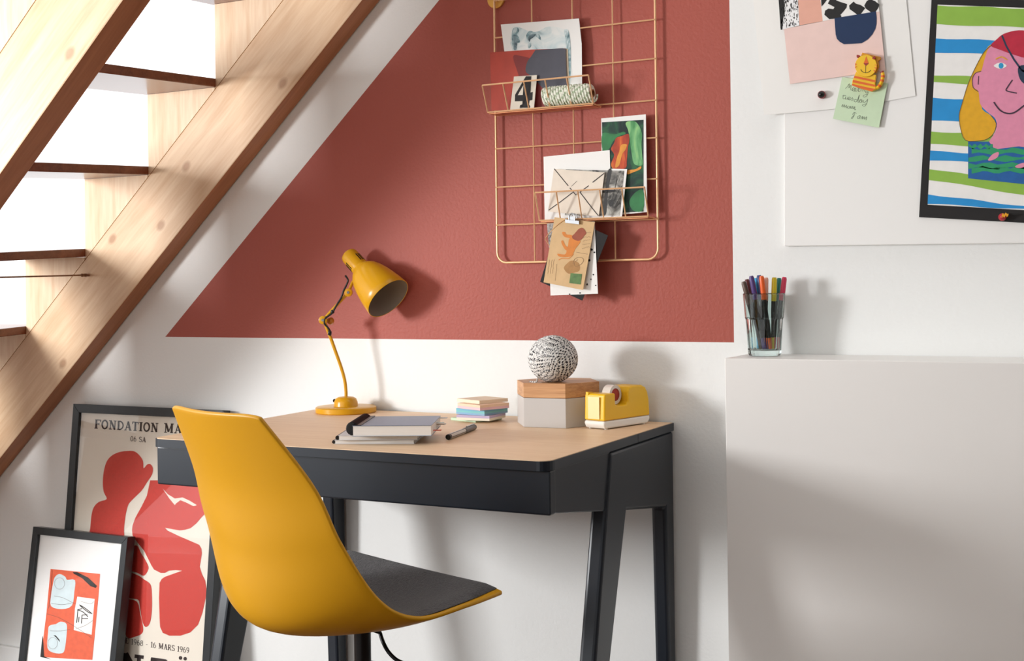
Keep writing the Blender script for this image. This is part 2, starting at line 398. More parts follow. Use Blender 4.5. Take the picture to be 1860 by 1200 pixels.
tube('cord', [tw[0] + V((.012, .002, -.001)), tw[0], e_], .0022, mat('cord_brown', (140, 100, 70), .6, var=.1), wr, seg=6)
for q in (-.012, 0.0, .010):
    lathe('knot', [(.001, -.004), (.0045, -.002), (.0045, .002), (.001, .004)], tw[0] - d_ * q * -1, d_, mat('cord_brown', (140, 100, 70)), wr, seg=10)

# ------------------------------------------------------------ desk
XR, XL, XLB, YF, YB = -.833, -1.668, -1.698, -.600, -.006
desk = thing('writing_desk', (-1.25, -.3, 0), 'navy wooden writing desk with pale oak top and splayed legs', 'desk')
def rcorner(c, a0, r, n=6): return [(c[0] + r * math.cos(math.radians(a0 + 90 * i / n)), c[1] + r * math.sin(math.radians(a0 + 90 * i / n))) for i in range(n + 1)]
def topoutline(ins):
    r = .022 - ins * .5
    x0, x1, y0, y1 = XL + ins, XR - ins, YF + ins, YB - ins
    return [(XLB + ins, y1)] + rcorner((x0 + r, y0 + r), 180, r) + rcorner((x1 - r, y0 + r), 270, r) + [(x1, y1)]
ot = topoutline(0); it = topoutline(.0022)
desktop = prism('desktop', [(x, y, .7335) for x, y in ot], (0, 0, .0155), NAVY, desk)
oak = prism('oak_surface', [(x, y, .749) for x, y in it], (0, 0, .001), DESKTOP, desk)
# dark groove in the right-hand edge band where front and rear boards meet
box('edge_groove', (XR - .0004, -.2065, .7338), (XR + .0004, -.2045, .7488), BLACKP, desk)
# drawer front and side skirts
zf0 = .661
dr = obj('drawer_front', *boxv((XL + .004, YF + .012, zf0), (XR - .004, YF + .034, .7333)), NAVY, desk, bevel=.003, bseg=3)
zb_ = lambda y: .661 + (y + .585) * -.142
yi = -.337
def skirt(x0, x1):
    prism('skirt', [(x0, YF + .030, .7325), (x0, YF + .030, zf0 + .001), (x0, -.24, zb_(-.24)), (x0, -.24, .7325)], (x1 - x0, 0, 0), NAVY, desk, bevel=.002)
skirt(XR - .026, XR - .005); skirt(XL + .005, XL + .026)
box('rear_rail', (XL - .0, YB - .035, .62), (XR - .04, YB - .012, .733), NAVY, desk)
prism('drawer_bottom', [(XL + .026, YF + .034, zf0 + .004), (XR - .026, YF + .034, zf0 + .004), (XR - .026, YB - .04, zf0 + .004), (XL + .026, YB - .04, zf0 + .004)], (0, 0, .01), NAVY, desk)
def aframe(x0, x1):
    fy = lambda z: -.337 - (.731 - z) * .241
    apex = [(-.337, .7325), (fy(0) - 0, 0), (fy(0) + .038, 0), (-.264, zb_(-.264)), (-.057, zb_(-.057)), (-.036, 0), (YB, 0), (YB, .7325)]
    return prism('leg_frame', [(x0, y, z) for y, z in apex], (x1 - x0, 0, 0), NAVY, desk, bevel=.007, bseg=3)
aframe(XR - .032, XR - .001); aframe(XL + .001, XL + .032)

# ------------------------------------------------------------ swivel chair
CP = [-1.1143, -0.7809, 0.4818, 1.2399, -0.2296, -0.1860, -0.1700, -0.1469, -0.0255, 0.0874, 0.1793, 0.3744, 0.2634, 0.1684, 0.0557, 0.0255, 0.04, 0.0774, -0.2154, -0.155, -0.1233, -0.0727, -0.0064, 0.0769, 0.1673, 0.377, 0.2754, 0.1934, 0.1092, 0.0726, 0.0777, 0.0783, 0.118, 0.1614, 0.1818, 0.2014, 0.2063, 0.2181, 0.2034]
cf, ch, rf_, rh_, chw = CP[4:11], CP[11:18], CP[18:25], CP[25:32], CP[32:39]   # centre line, rim line (forward, height) and half width from back top to seat front
def cr1(P, t):
    n = len(P) - 1; x = max(0, min(1, t)) * n; i = min(int(x), n - 1); u = x - i
    a, b, c, d = P[max(i - 1, 0)], P[i], P[i + 1], P[min(i + 2, n)]
    return .5 * (2 * b + (c - a) * u + (2 * a - 5 * b + 4 * c - d) * u * u + (3 * b - 3 * c + d - a) * u ** 3)
cc, cs = math.cos(CP[3]), math.sin(CP[3])
def cw(f, wd, h): return V((CP[0] + f * cc + wd * cs, CP[1] + f * cs - wd * cc, CP[2] + h))
def shell(t, u, lift=0.0, wscale=1.0):
    e = .07
    f, h = cr1(cf, t), cr1(ch, t)
    df = cr1(cf, min(1, t + e)) - cr1(cf, max(0, t - e)); dh = cr1(ch, min(1, t + e)) - cr1(ch, max(0, t - e)); l = math.hypot(df, dh)
    nf, nh = -dh / l, df / l
    a = abs(u) ** 1.9
    hw = cr1(chw, t) * wscale
    rf, rh = cr1(rf_, t), cr1(rh_, t)
    return cw(f + (rf - f) * a + nf * lift, hw * u, h + (rh - h) * a + nh * lift)
chair = thing('swivel_chair', (CP[0], CP[1], 0), 'mustard yellow shell swivel chair with dark grey seat pad, drawn up to the desk', 'chair')
NV, NU = 56, 32
cv, cfc = [], []
for i in range(NV + 1):
    t = i / NV
    ws = 1.0
    for j in range(NU + 1):
        u = -1 + 2 * j / NU
        tt = t
        if t < .06: tt = t + (.06 - t) * .22 * abs(u) ** 8      # rounded top corners
        if t > .94: tt = t - (t - .94) * .35 * abs(u) ** 8
        cv.append(shell(tt, u))
for i in range(NV):
    for j in range(NU):
        a = i * (NU + 1) + j; cfc.append((a, a + 1, a + NU + 2, a + NU + 1))
so = obj('shell', cv, cfc, CHAIRY, chair, smooth=True)
sm = so.modifiers.new('thickness', 'SOLIDIFY'); sm.thickness = .007; sm.offset = 0; sm.use_rim = True
bv = so.modifiers.new('rim', 'BEVEL'); bv.width = .003; bv.segments = 3; bv.limit_method = 'ANGLE'; bv.angle_limit = math.radians(50)
# seat pad: a cushion that follows the shell from the bend to the front lip
PADM = mat('pad_fabric', (70, 68, 70), .9, bump=1.0, bscale=420, var=.5, vscale=260, sheen=.2)
pv, pf = [], []
N1, N2 = 30, 26
for side in (0, 1):
    for i in range(N1 + 1):
        t = .44 + (.985 - .44) * i / N1
        for j in range(N2 + 1):
            u = -1 + 2 * j / N2
            ed = 1 - max(abs(u) ** 6, abs(2 * i / N1 - 1) ** 8)
            pv.append(shell(t, u * .93, .0045 + (.001 + .015 * ed ** .6) * side, 1.0))
o2 = (N1 + 1) * (N2 + 1)
for i in range(N1):
    for j in range(N2):
        a = i * (N2 + 1) + j
        pf.append((a, a + N2 + 1, a + N2 + 2, a + 1)); pf.append((o2 + a, o2 + a + 1, o2 + a + N2 + 2, o2 + a + N2 + 1))
for j in range(N2):
    for r in (0, N1):
        a = r * (N2 + 1) + j; pf.append((a, a + 1, o2 + a + 1, o2 + a))
for i in range(N1):
    for c in (0, N2):
        a = i * (N2 + 1) + c; pf.append((a, a + N2 + 1, o2 + a + N2 + 1, o2 + a))
obj('seat_pad', pv, pf, PADM, chair, smooth=True, flat_angle=70)
def pixx(p): d = p - CAM; return CX + FPX * d.dot(CAMX) / d.dot(FWD)
SB = min((shell(.45 + .005 * i, 0) for i in range(90)), key=lambda p: abs(pixx(p) - 657)); sx, sy = SB.x, SB.y
top = SB.z - .012
lathe('swivel_plate', [(.022, 0), (.026, .006), (.03, .010)], (sx, sy, top - .008), (0, 0, 1), BLACKM, chair)
lathe('gas_column', [(.0135, .07), (.0135, top - .015 - .0)], (sx, sy, 0), (0, 0, 1), BLACKM, chair, seg=24)
lathe('column_cover', [(.026, .07), (.026, top - .075), (.022, top - .068), (.016, top - .066)], (sx, sy, 0), (0, 0, 1), BLACKP, chair, seg=24)
lathe('hub', [(.034, .06), (.038, .085), (.03, .12)], (sx, sy, 0), (0, 0, 1), BLACKP, chair)
for k in range(5):
    a = math.radians(20 + 72 * k); d = V((math.cos(a), math.sin(a), 0))
    p0, p1 = V((sx, sy, .095)) + d * .03, V((sx, sy, .07)) + d * .28
    tube('base_leg', [p0, (p0 + p1) / 2 + V((0, 0, .004)), p1], [.019, .016, .012], BLACKP, chair, seg=10)
    c0 = p1 + V((0, 0, -.045)); ax = V((-d.y, d.x, 0))
    cst = lathe('castor', [(.008, -.02), (.025, -.02), (.025, -.004), (.012, -.003), (.012, .003), (.025, .004), (.025, .02), (.008, .02)], c0, ax, BLACKP, chair, seg=20)
lv = [onD(690, 1148, 1.98), onD(696, 1166, 1.97), onD(706, 1184, 1.96), onD(722, 1199, 1.955), onD(745, 1208, 1.95)]
tube('height_lever', [SB + V((0, 0, -.02))] + cat(lv, 4), .0032, BLACKM, chair, seg=8)
# ------------------------------------------------------------ cabinet and whiteboard at the right
CZ = .8915; CF = -.165
cab = thing('wall_cabinet', (-.1, -.14, .25), 'white wall-mounted cabinet with a plain flat front, to the right of the desk', 'cabinet')
cx0 = onY(1317, 700, CF).x
box('body', (cx0 + .001, CF + .02, .22), (.75, -.001, CZ - .0005), GREYL, cab)
box('door', (cx0, CF, .215), (.75, CF + .018, CZ), GREYL, cab, bevel=.0015)
BY = -.012
bp = [onY(1421.3, 205, BY), onY(1424, 447, BY), onY(1860, 441.5, BY)]
ux = (bp[2] - bp[1]).normalized(); uz = V((0, -1, 0)).cross(ux) * -1
if uz.z < 0: uz = -uz
b0 = bp[1]
board = prism('whiteboard', [b0, b0 + ux * .92, b0 + ux * .92 + uz * .72, b0 + uz * .72], (0, -BY - .0005, 0), BOARDM, None, bevel=.0015)
tag(board, 'white magnetic board on the wall above the cabinet, papers pinned to it', 'whiteboard')

# ------------------------------------------------------------ art print pinned to the board
pp = yplane(BY - .002)
Z8 = lambda p: zz(p, 1370, 0, 5.455)
pr = thing('art_print', pp.pt(1520, 205), 'white art print with pink, navy and black shapes, pinned over the board edge', 'art print')
sv, sfc = [], []
NX_ = 14
for i in range(NX_ + 1):
    a = i / NX_
    xb_ = (1388.8 + (1663 - 1388.8) * a, 208.8 - 34.8 * a + 5 * math.sin(math.pi * a)); xt_ = (1362 + (1637 - 1362) * a, -65 - 30 * a)
    off = .0012 * (1 - a) ** 2 * 3
    for q in range(2):
        for s_ in (xb_, xt_): sv.append(pp.pt(s_[0], s_[1], (off if s_ is xb_ else 0) - .0005 * q))
for i in range(NX_):
    a = i * 4; b = a + 4
    sfc += [(a, b, b + 1, a + 1), (a + 2, a + 3, b + 3, b + 2), (a, a + 2, b + 2, b), (a + 1, b + 1, b + 3, a + 3)]
sfc += [(0, 1, 3, 2), (NX_ * 4, NX_ * 4 + 2, NX_ * 4 + 3, NX_ * 4 + 1)]
obj('paper', sv, sfc, PAPER, pr)
oo = .0042
PINKL, PINKD, NVY = col((233, 203, 195)), col((227, 170, 150)), col((10, 42, 82))
flats('pink_block', pp, [Z8([(300, 290), (450, 262), (680, 215), (805, 190), (1245, 118), (1305, 700), (360, 835)])], PINKL, pr, oo)
flats('salmon_block', pp, [Z8([(430, -180), (640, -200), (668, 0), (684, 213), (452, 256), (440, 0)])], PINKD, pr, oo + .0002)
flats('patterned_block', pp, [Z8([(640, -200), (1180, -290), (1245, 118), (805, 192), (684, 213)])], PAPER, pr, oo + .0003)
flats('brushed_block', pp, [Z8([(225, -150), (430, -180), (440, 0), (455, 255), (268, 300), (247, 0)])], col((240, 240, 240)), pr, oo + .0002)
random.seed(3)
bl = [Z8([(225, -150), (290, -158), (300, 0), (310, 120), (290, 200), (285, 298), (268, 300), (247, 0)])]
for k in range(150):
    x = 265 + 180 * random.random() ** 1.3; y = -160 + 440 * random.random(); h = 8 + 26 * random.random(); w_ = 2 + 7 * random.random()
    if y + h > 300 - (x - 268) * .24: continue
    bl.append(Z8([(x, y), (x + w_, y - 2), (x + w_ + 2, y + h), (x + 1, y + h)]))
flats('brush_texture', pp, bl, INK, pr, oo + .0005)
jag = lambda pts: Z8(pts)
flats('brush_marks', pp, [jag([(735, 40), (770, -30), (800, -20), (820, 10), (860, 25), (925, 45), (920, 80), (880, 130), (860, 150), (870, 170), (855, 182), (800, 190), (750, 195), (700, 150), (708, 110), (740, 90), (790, 95), (800, 75)]),
    jag([(945, 60), (990, 20), (1010, 40), (1060, 55), (1105, 85), (1060, 145), (1025, 150), (985, 120), (950, 95)]),
    jag([(1095, 60), (1120, 15), (1150, -5), (1200, 15), (1245, 50), (1230, 90), (1200, 130), (1165, 130), (1110, 90)]),
    jag([(665, -40), (735, -10), (700, 40), (672, 70)]), jag([(940, -140), (1060, -160), (1075, -60), (960, -50)]), jag([(740, -190), (850, -200), (860, -110), (750, -90)])], INK, pr, oo + .0006)
flats('navy_half_round', pp, [Z8([(800, 185), (1210, 118)]) + Z8([(1217, 180), (1216, 240), (1205, 290), (1175, 345), (1130, 395), (1070, 432), (980, 438), (895, 442), (855, 420), (825, 390), (812, 345), (808, 290)])], NVY, pr, oo + .0007)

# ------------------------------------------------------------ sticky note with handwriting
Z9 = lambda p: zz(p, 1480, 70, 6.665)
ps = yplane(BY - .0072)
sn = thing('sticky_note', ps.pt(1555, 225), 'pale green sticky note with handwriting, held by the tiger magnet', 'sticky note')
sheet('note', ps, [(1529.7, 140), (1612, 151.3), (1596.5, 232), (1513, 215.5)], col((200, 222, 188)), sn)
sheet('note_underside', Plane(ps.o + V((0, .0008, 0)), ps.n), [(1604, 149), (1613, 151.5), (1602, 196), (1596.5, 232)], col((222, 236, 214)), sn)
hw = []
def hand(pts, n=4): hw.extend(strip(cat([V(p) for p in Z9(pts)], n), .7))
# "Meeting"
hand([(370, 605), (395, 580), (420, 545), (412, 600), (440, 560), (432, 625)]); hand([(440, 625), (465, 620), (478, 600), (462, 595), (452, 625), (478, 638), (500, 612), (488, 602), (480, 632), (505, 640)])
hand([(505, 640), (530, 600), (545, 575), (528, 640), (548, 640)]); hand([(515, 598), (550, 600)]); hand([(560, 612), (556, 640)]); hand([(578, 640), (586, 615), (600, 612), (602, 642)])
hand([(640, 640), (615, 640), (622, 660), (648, 645), (630, 690), (598, 710), (585, 690), (640, 672)])
# "tuesday"
hand([(352, 680), (340, 715), (350, 732), (370, 720), (376, 700), (372, 735), (395, 725), (402, 705), (398, 738), (420, 730), (432, 715), (415, 710), (412, 740), (440, 735), (455, 715), (462, 742), (440, 752)])
hand([(332, 694), (378, 690)]); hand([(515, 745), (490, 735), (475, 755), (495, 768), (515, 745), (540, 680), (522, 770), (545, 755), (565, 738), (545, 740), (540, 768), (562, 770), (572, 742), (572, 775)])
hand([(590, 745), (590, 772), (615, 765), (640, 735), (625, 790), (600, 820), (575, 805), (620, 790)])
# "mom"
hand([(322, 825), (340, 795), (340, 830), (362, 800), (362, 832), (385, 805), (380, 838), (400, 835)]); hand([(415, 815), (395, 825), (402, 845), (420, 838), (415, 815)])
hand([(425, 848), (438, 815), (440, 850), (462, 818), (462, 855), (486, 822), (482, 862), (500, 855)])
# "8 am"
hand([(478, 895), (458, 915), (470, 935), (445, 955), (450, 970), (468, 945), (482, 915), (475, 893), (505, 905)])
hand([(545, 930), (520, 945), (520, 970), (545, 955), (548, 930), (545, 972)]); hand([(560, 975), (575, 940), (578, 975), (600, 945), (600, 978), (628, 945), (620, 988)])
flats('handwriting', ps, hw, col((110, 122, 105)), sn, .0003)

# ------------------------------------------------------------ tiger magnet (painted wood)
TY = BY - .018
pt_ = yplane(TY)
TY1, TY2, TY3 = col((238, 190, 28), .4), col((222, 100, 26), .4), col((150, 40, 34), .4)
tg = thing('tiger_magnet', onY(1570, 165, BY), 'yellow and orange wooden tiger clip magnet at the top of the sticky note', 'magnet')
def tslab(name, pts, m, pl, t): return prism(name, [pl.pt(*p) for p in Z9(pts)], -pl.n * t, m, tg, bevel=.0006)
body = tslab('body', [(500, 400), (740, 440), (728, 545), (740, 610), (690, 640), (560, 605), (450, 565), (455, 510)], TY1, pt_, .009)
tl = [Z9([p])[0] for p in [(735, 600), (770, 580), (800, 530), (815, 480), (820, 430), (808, 395)]]
tp = cat([pt_.pt(*p) + V((0, .004, 0)) for p in tl], 4)
tube('tail', tp, .0034, TY1, tg, seg=10)
for k in (4, 9, 13): tube('tail_stripe', [tp[k], tp[k + 1], tp[k + 2]], .0036, TY2, tg, seg=10)
tube('tail_tip', tp[-3:], .0036, TY3, tg, seg=10)
flats('stripe', pt_, [Z9([(478, 450), (735, 505), (732, 530), (472, 475)]), Z9([(462, 500), (728, 560), (735, 585), (458, 530)]), Z9([(450, 548), (700, 605), (735, 606), (690, 640), (560, 605), (450, 568)])], TY2, body, .0004)
pr_back = yplane(TY + .004)
tslab('rear_jaw', [(560, 205), (575, 168), (610, 180), (760, 215), (795, 222), (795, 250), (765, 270), (775, 340), (740, 420), (600, 300)], col((220, 150, 20), .4), pr_back, .006)
ph = yplane(TY - .004)
head = tslab('head', [(x, y) for x, y in ell(618, 330, 132, 133, 28, .1)], TY1, ph, .004)
for q in ([(505, 195), (535, 198), (552, 210), (520, 235), (505, 225)], [(690, 240), (712, 215), (730, 212), (735, 238), (715, 255)]): tslab('ear', q, TY3, yplane(TY - .0045), .004)
flats('nose', ph, [Z9([(622, 215), (640, 270), (652, 300), (617, 332), (590, 302), (605, 265)])], TY2, head, .0005)
flats('nose_tip', ph, [Z9([(590, 300), (652, 300), (617, 333)])], TY3, head, .0007)
for q in [Z9([(490, 300), (512, 310), (487, 325)]), Z9([(487, 340), (515, 335), (490, 360)]), Z9([(752, 318), (722, 315), (752, 335)]), Z9([(752, 350), (715, 350), (748, 372)]), Z9([(738, 390), (705, 378), (728, 408)])]: flats('cheek_stripe', ph, [q], TY2, head, .0005)
ml = [Z9([p])[0] for p in [(557, 372), (572, 398), (600, 412), (630, 412), (660, 400), (678, 380)]]
flats('mouth', ph, strip(cat([V(p) for p in ml], 4), .9) + strip(Z9([(617, 333), (615, 412)]), .7), INK, head, .0006)

# ------------------------------------------------------------ round magnets
def ballmag(name, px, py, r, m1, m2, label, pl_y):
    c = onY(px, py, pl_y - r)
    t = thing(name, onY(px, py, pl_y), label, 'magnet')
    lathe('base', [(r * .3, -r * 1.0), (r * .95, -r * .9), (r, -r * .1), (r * .95, .1 * r)], c, (0, -1, 0), m1, t, seg=20)
    lathe('knob', [(r * .86, .1 * r), (r * .7, .55 * r), (r * .4, .85 * r), (.0003, r * .95)], c, (0, -1, 0), m2, t, seg=20)
    return t
ballmag('round_magnet', 1492, 171.6, .0075, col((150, 40, 45), .3), BLACKP, 'small dark red and black round magnet below the pink block of the print', BY - .004)
mg = ballmag('round_magnet', 1820.5, 394, .0068, col((176, 40, 50), .35), col((176, 40, 50), .35), 'small red magnet with a yellow squiggle, holding the painting card bottom', BY - .006)
pm = yplane(BY - .006 - .0125)
flats('yellow_squiggle', pm, strip(cat([V(p) for p in [(1820, 395), (1822, 388), (1824, 394), (1827, 387), (1829, 393), (1831, 388)]], 4), 2.2), col((240, 170, 30)), mg, .0006)

# ------------------------------------------------------------ child's painting on black card
pc = yplane(BY - .0030)
ZK = lambda p: zz(p, 1660, 0, 2.857)
kp = thing('painting', pc.pt(1780, 400), "child's striped painting of a face with red headscarf and eye patch, on black card", 'painting')
sheet('black_card', pc, [(1692.4, -8), (1669.3, 394.2), (2012, 412.8), (2034, 8)], mat('black_card', (30, 28, 28), .75, var=.1, bump=.1), kp, t=.001)
sheet('painted_sheet', Plane(pc.o + V((0, -.0008, 0)), pc.n), [(1703.2, 8.5), (1685, 371.6), (1998, 389), (2014, 20)], col((236, 235, 232)), kp, t=.0006)
GRN, BLU, = col((140, 182, 70), .6, .06), col((28, 140, 205), .6, .06)
# the sheet in its own coordinates: u across 0..1, v down 0..1
def uv(u, v):
    a = V((1703.2, 8.5)) * (1 - u) + V((2014, 20)) * u; b = V((1685, 371.6)) * (1 - u) + V((1998, 389)) * u
    c = a * (1 - v) + b * v; return (c.x, c.y)
random.seed(5)
def band(v0, v1, s0=0.0, s1=0.0):
    n = 16; tp_ = [uv(i / n, v0 + s0 * i / n + .003 * math.sin(i * 1.1 + v0 * 40)) for i in range(n + 1)]; bt = [uv(i / n, v1 + s1 * i / n + .003 * math.sin(i * .8 + v1 * 60)) for i in range(n + 1)]
    return tp_ + bt[::-1]
ko = .0012
flats('green_stripe', pc, [band(.004, .098), band(.352, .39), band(.634, .698), band(.82, .875, .09, .09)], GRN, kp, ko)
flats('blue_stripe', pc, [band(.168, .238), band(.466, .58), band(.732, .778), band(.948, .996, .06, .0)], BLU, kp, ko)
HAIR, SKIN = col((222, 166, 24), .6, .08, 90), col((222, 140, 168), .6, .06, 90)
fl = lambda pts: [ (p[0], p[1]) for p in cat([V(q) for q in ZK(pts)], 4, True)]
mir = lambda pts: [(2 * 545 - x, y + 8) for x, y in pts][::-1]
hairp = [(405, 235), (365, 270), (320, 350), (280, 440), (250, 540), (235, 600), (243, 670), (268, 728), (330, 732), (380, 722), (415, 690), (427, 640), (400, 600), (350, 540), (420, 330)]
flats('hair', pc, [fl(hairp), fl(mir(hairp))], HAIR, kp, ko + .0003)
face = [(405, 235), (370, 300), (350, 370), (325, 378), (305, 400), (306, 450), (335, 475), (345, 540), (380, 580), (425, 620), (425, 680), (390, 740), (420, 775), (545, 760), (690, 780), (720, 745), (668, 690), (665, 640), (700, 590), (745, 545), (752, 475), (780, 450), (782, 400), (762, 378), (740, 370), (720, 300), (690, 240), (545, 170)]
flats('face', pc, [fl(face)], SKIN, kp, ko + .0005)
flats('headscarf', pc, [fl([(400, 238), (430, 205), (470, 175), (545, 158), (620, 170), (670, 205), (700, 245), (600, 300), (520, 285), (450, 260)])], col((186, 34, 60), .6, .12, 60), kp, ko + .0007)
flats('eye_patch_strap', pc, strip([V(p) for p in ZK([(458, 185), (480, 240), (520, 310), (560, 365), (600, 385)])], 3.4) + [fl([(545, 345), (620, 345), (640, 400), (590, 440), (550, 410)])], col((30, 50, 75)), kp, ko + .0009)
flats('eye_white', pc, [fl([(415, 342), (450, 325), (482, 342), (450, 358)])], PAPER, kp, ko + .0009)
flats('iris', pc, [ZK(ell(453, 342, 13, 15, 18))], col((40, 150, 200)), kp, ko + .0011)
ink = col((60, 42, 60))
for q in (strip(cat([V(p) for p in ZK([(415, 530), (445, 570), (480, 588), (520, 585), (570, 550), (600, 530)])], 4), 2.6), strip(cat([V(p) for p in ZK([(512, 415), (485, 455), (482, 472), (535, 484)])], 4), 2.0),
      strip(cat([V(p) for p in ZK(hairp[:13])], 3), .8), strip(cat([V(p) for p in ZK([(350, 370), (320, 380), (304, 410), (308, 455), (335, 476)])], 3), 1.0), strip(ZK([(336, 395), (334, 440)]), 1.2)): flats('drawn_line', pc, q, ink, kp, ko + .0012)
flats('eyebrow', pc, strip(cat([V(p) for p in ZK([(425, 308), (455, 296), (485, 312)])], 4), 2.0), HAIR, kp, ko + .0011)
flats('jumper', pc, [ZK([(282, 735), (390, 735), (420, 775), (545, 760), (690, 780), (720, 745), (830, 745), (830, 985), (570, 955), (282, 925)])], col((26, 92, 160), .6, .15, 60), kp, ko + .0006)
gs = []
for y, x0, x1, h in ((752, 285, 410, 16), (772, 300, 800, 26), (812, 284, 820, 22), (848, 284, 815, 26), (868, 300, 700, 26)):
    n = 14; gs.append(ZK([(x0 + (x1 - x0) * i / n, y + 7 * math.sin(i * 1.9 + y)) for i in range(n + 1)] + [(x1 - (x1 - x0) * i / n, y + h + 7 * math.sin(i * 1.4 + y)) for i in range(n + 1)]))
flats('green_wave', pc, gs, col((40, 150, 100), .6, .1, 60), kp, ko + .0008)
for q in [fl([(385, 830), (410, 800), (440, 790), (435, 815), (405, 832)]), fl([(525, 865), (550, 850), (580, 845), (575, 865), (545, 872)])]: flats('pink_fish', pc, [q], SKIN, kp, ko + .001)

# ------------------------------------------------------------ wire rack on the wall
RY = -.014
rk = thing('wire_grid', (-1.04, RY, 1.08), 'brass wire grid rack hung on the red wall above the desk', 'wire rack')
rx0, rx1, rz0, rz1 = onY(901.5, 300, RY).x, onY(1193.5, 300, RY).x, onY(1040, 474, RY).z, 1.70
rr = .022
def rcz(c, a0): return [V((c[0] + rr * math.cos(math.radians(a0 + 15 * i)), RY, c[1] + rr * math.sin(math.radians(a0 + 15 * i)))) for i in range(7)]
loop = rcz((rx0 + rr, rz0 + rr), 180) + rcz((rx1 - rr, rz0 + rr), 270) + rcz((rx1 - rr, rz1 - rr), 0) + rcz((rx0 + rr, rz1 - rr), 90)
tube('rim', loop, .0026, BRASS, rk, seg=8, closed=True)
for z in [onY(1040, 300, RY).z * 0 + v for v in (1.1615, 1.243, 1.326, 1.402, 1.486, 1.565, 1.645)]:
    tube('wire', [(rx0, RY - .003, z), (rx1, RY - .003, z)], .0016, BRASS, rk, seg=6)
for px in (969.5, 1043, 1116):
    x = onY(px, 300, RY).x; tube('wire', [(x, RY, rz0), (x, RY, rz1)], .0016, BRASS, rk, seg=6)
hk = onY(900, 0, -.004)
kb = thing('wall_hook', (hk.x, -.001, hk.z - .02), 'round brass disc hook holding the top left of the wire grid', 'hook')
DISC = mat('brass_disc', (226, 178, 92), .3, metal=.6, var=.04)
lathe('disc', [(.0205, .0005), (.0205, .005), (.0195, .006)], (hk.x + .001, 0, hk.z + .002), (0, -1, 0), DISC, kb, seg=36)
lathe('peg', [(.005, .006), (.005, .024), (.007, .024), (.007, .027)], (hk.x + .014, 0, hk.z + .012), (0, -1, 0), DISC, kb, seg=20)

# ------------------------------------------------------------ wire baskets hooked on the rack
def basket(name, label, x0, x1, z, y0, y1, zt, yt, sh, strx):
    t = thing(name, ((x0 + x1) / 2, (y0 + y1) / 2, z - .006), label, 'wire basket', 'wire baskets on the grid')
    W = .0015
    tube('top_rail', [(x0 - sh, yt, zt), (x1 - sh, yt, zt)], .0018, BRASS, t, seg=6)
    tube('bottom_rail', [(x0, y1, z), (x1, y1, z)], .0018, BRASS, t, seg=6)
    tube('back_rail', [(x0, y0, z - .002), (x1, y0, z - .002)], .0018, BRASS, t, seg=6)
    for a in strx: tube('strut', [(a - sh, yt, zt), (a, y1, z), (a, y0, z - .002)], W, BRASS, t, seg=6)
    box('tray', (x0 + .002, y1 + .0025, z - .0035), (x1 - .002, y0 - .002, z - .0022), mat('brass_tray', (190, 130, 90), .4, metal=.6, var=.05), t)
    return t
BKY = -.058
bk1x0, bk1x1 = onY(886, 201, BKY).x, onY(1077.7, 190.6, BKY).x
n4 = [bk1x0 + (bk1x1 - bk1x0) * i / 5 for i in range(6)]
zB1 = onY(980, 196, BKY).z
bk1 = basket('wire_basket', 'upper brass wire basket holding twine and the red and grey card', bk1x0, bk1x1, zB1, RY - .003, BKY, zB1 + .054, -.082, -.0005, n4)
bk2x0, bk2x1 = onY(980, 400.4, -.052).x, onY(1177.6, 392, -.052).x
zB2 = onY(1080, 396.5, -.052).z
bk2 = basket('wire_basket', 'lower brass wire basket holding the envelope and photographs', bk2x0, bk2x1, zB2, RY - .003, -.052, zB2 + .057, -.073, -.0005, [bk2x0 + (bk2x1 - bk2x0) * i / 5 for i in range(6)])
# ------------------------------------------------------------ things in the upper basket (each leans against the grid)
def leanplane(px, pyb, yb, pyt, yt):
    """plane through a foot line at depth yb (picture height pyb) and a top line at depth yt"""
    a = onY(px, pyb, yb); b = onY(px, pyt, yt)
    n = V((1, 0, 0)).cross(b - a)
    if n.y > 0: n = -n
    return Plane(a, n)
Z3 = lambda p: zz(p, 860, 0, 4.8)
zt1 = zB1 + .0005; zt2 = zB2 + .0005
def card(name, label, cat_, pl, corners, m, t=.0008, group=None):
    o = thing(name, pl.pt(*corners[-1]), label, cat_, group); sheet('card', pl, corners, m, o, t); return o
# watercolour print
p_w = leanplane(985, 195, -.0205, 40, -.0185)
wc = card('watercolour_print', 'white print with teal watercolour blots, rearmost in the upper basket', 'print', p_w, [(909.6, 44.5), (1051.5, 33.5), (1056.5, 80), (1057.5, 192), (930, 199)], PAPER)
TEAL1 = wash('watercolour_pale', [(.30, (120, 150, 156)), (.42, (196, 214, 216)), (.6, (232, 236, 233))], 22)
TEAL2 = wash('watercolour_teal', [(.32, (60, 84, 92)), (.45, (128, 158, 164)), (.62, (214, 226, 226))], 45)
TEAL3 = wash('watercolour_dark', [(.35, (52, 72, 82)), (.65, (140, 164, 170))], 60)
c3 = lambda pts: [(p[0], p[1]) for p in cat([V(q) for q in Z3(pts)], 4, True)]
flats('pale_wash', p_w, [c3([(330, 250), (375, 232), (430, 250), (480, 270), (560, 275), (640, 235), (720, 235), (800, 260), (835, 290), (845, 420), (855, 700), (780, 720), (500, 600), (340, 440)])], TEAL1, wc, .0004)
flats('teal_blot', p_w, [c3([(335, 290), (350, 245), (385, 240), (400, 270), (380, 300), (400, 330), (405, 370), (370, 380), (380, 430), (345, 430), (335, 350)]), c3([(460, 310), (490, 270), (540, 285), (575, 300), (590, 350), (560, 330), (530, 310), (500, 340), (505, 400), (480, 420), (470, 350)]), c3([(790, 270), (812, 255), (832, 280), (848, 400), (850, 600), (845, 720), (818, 720), (812, 500), (805, 350)])], TEAL2, wc, .0006)
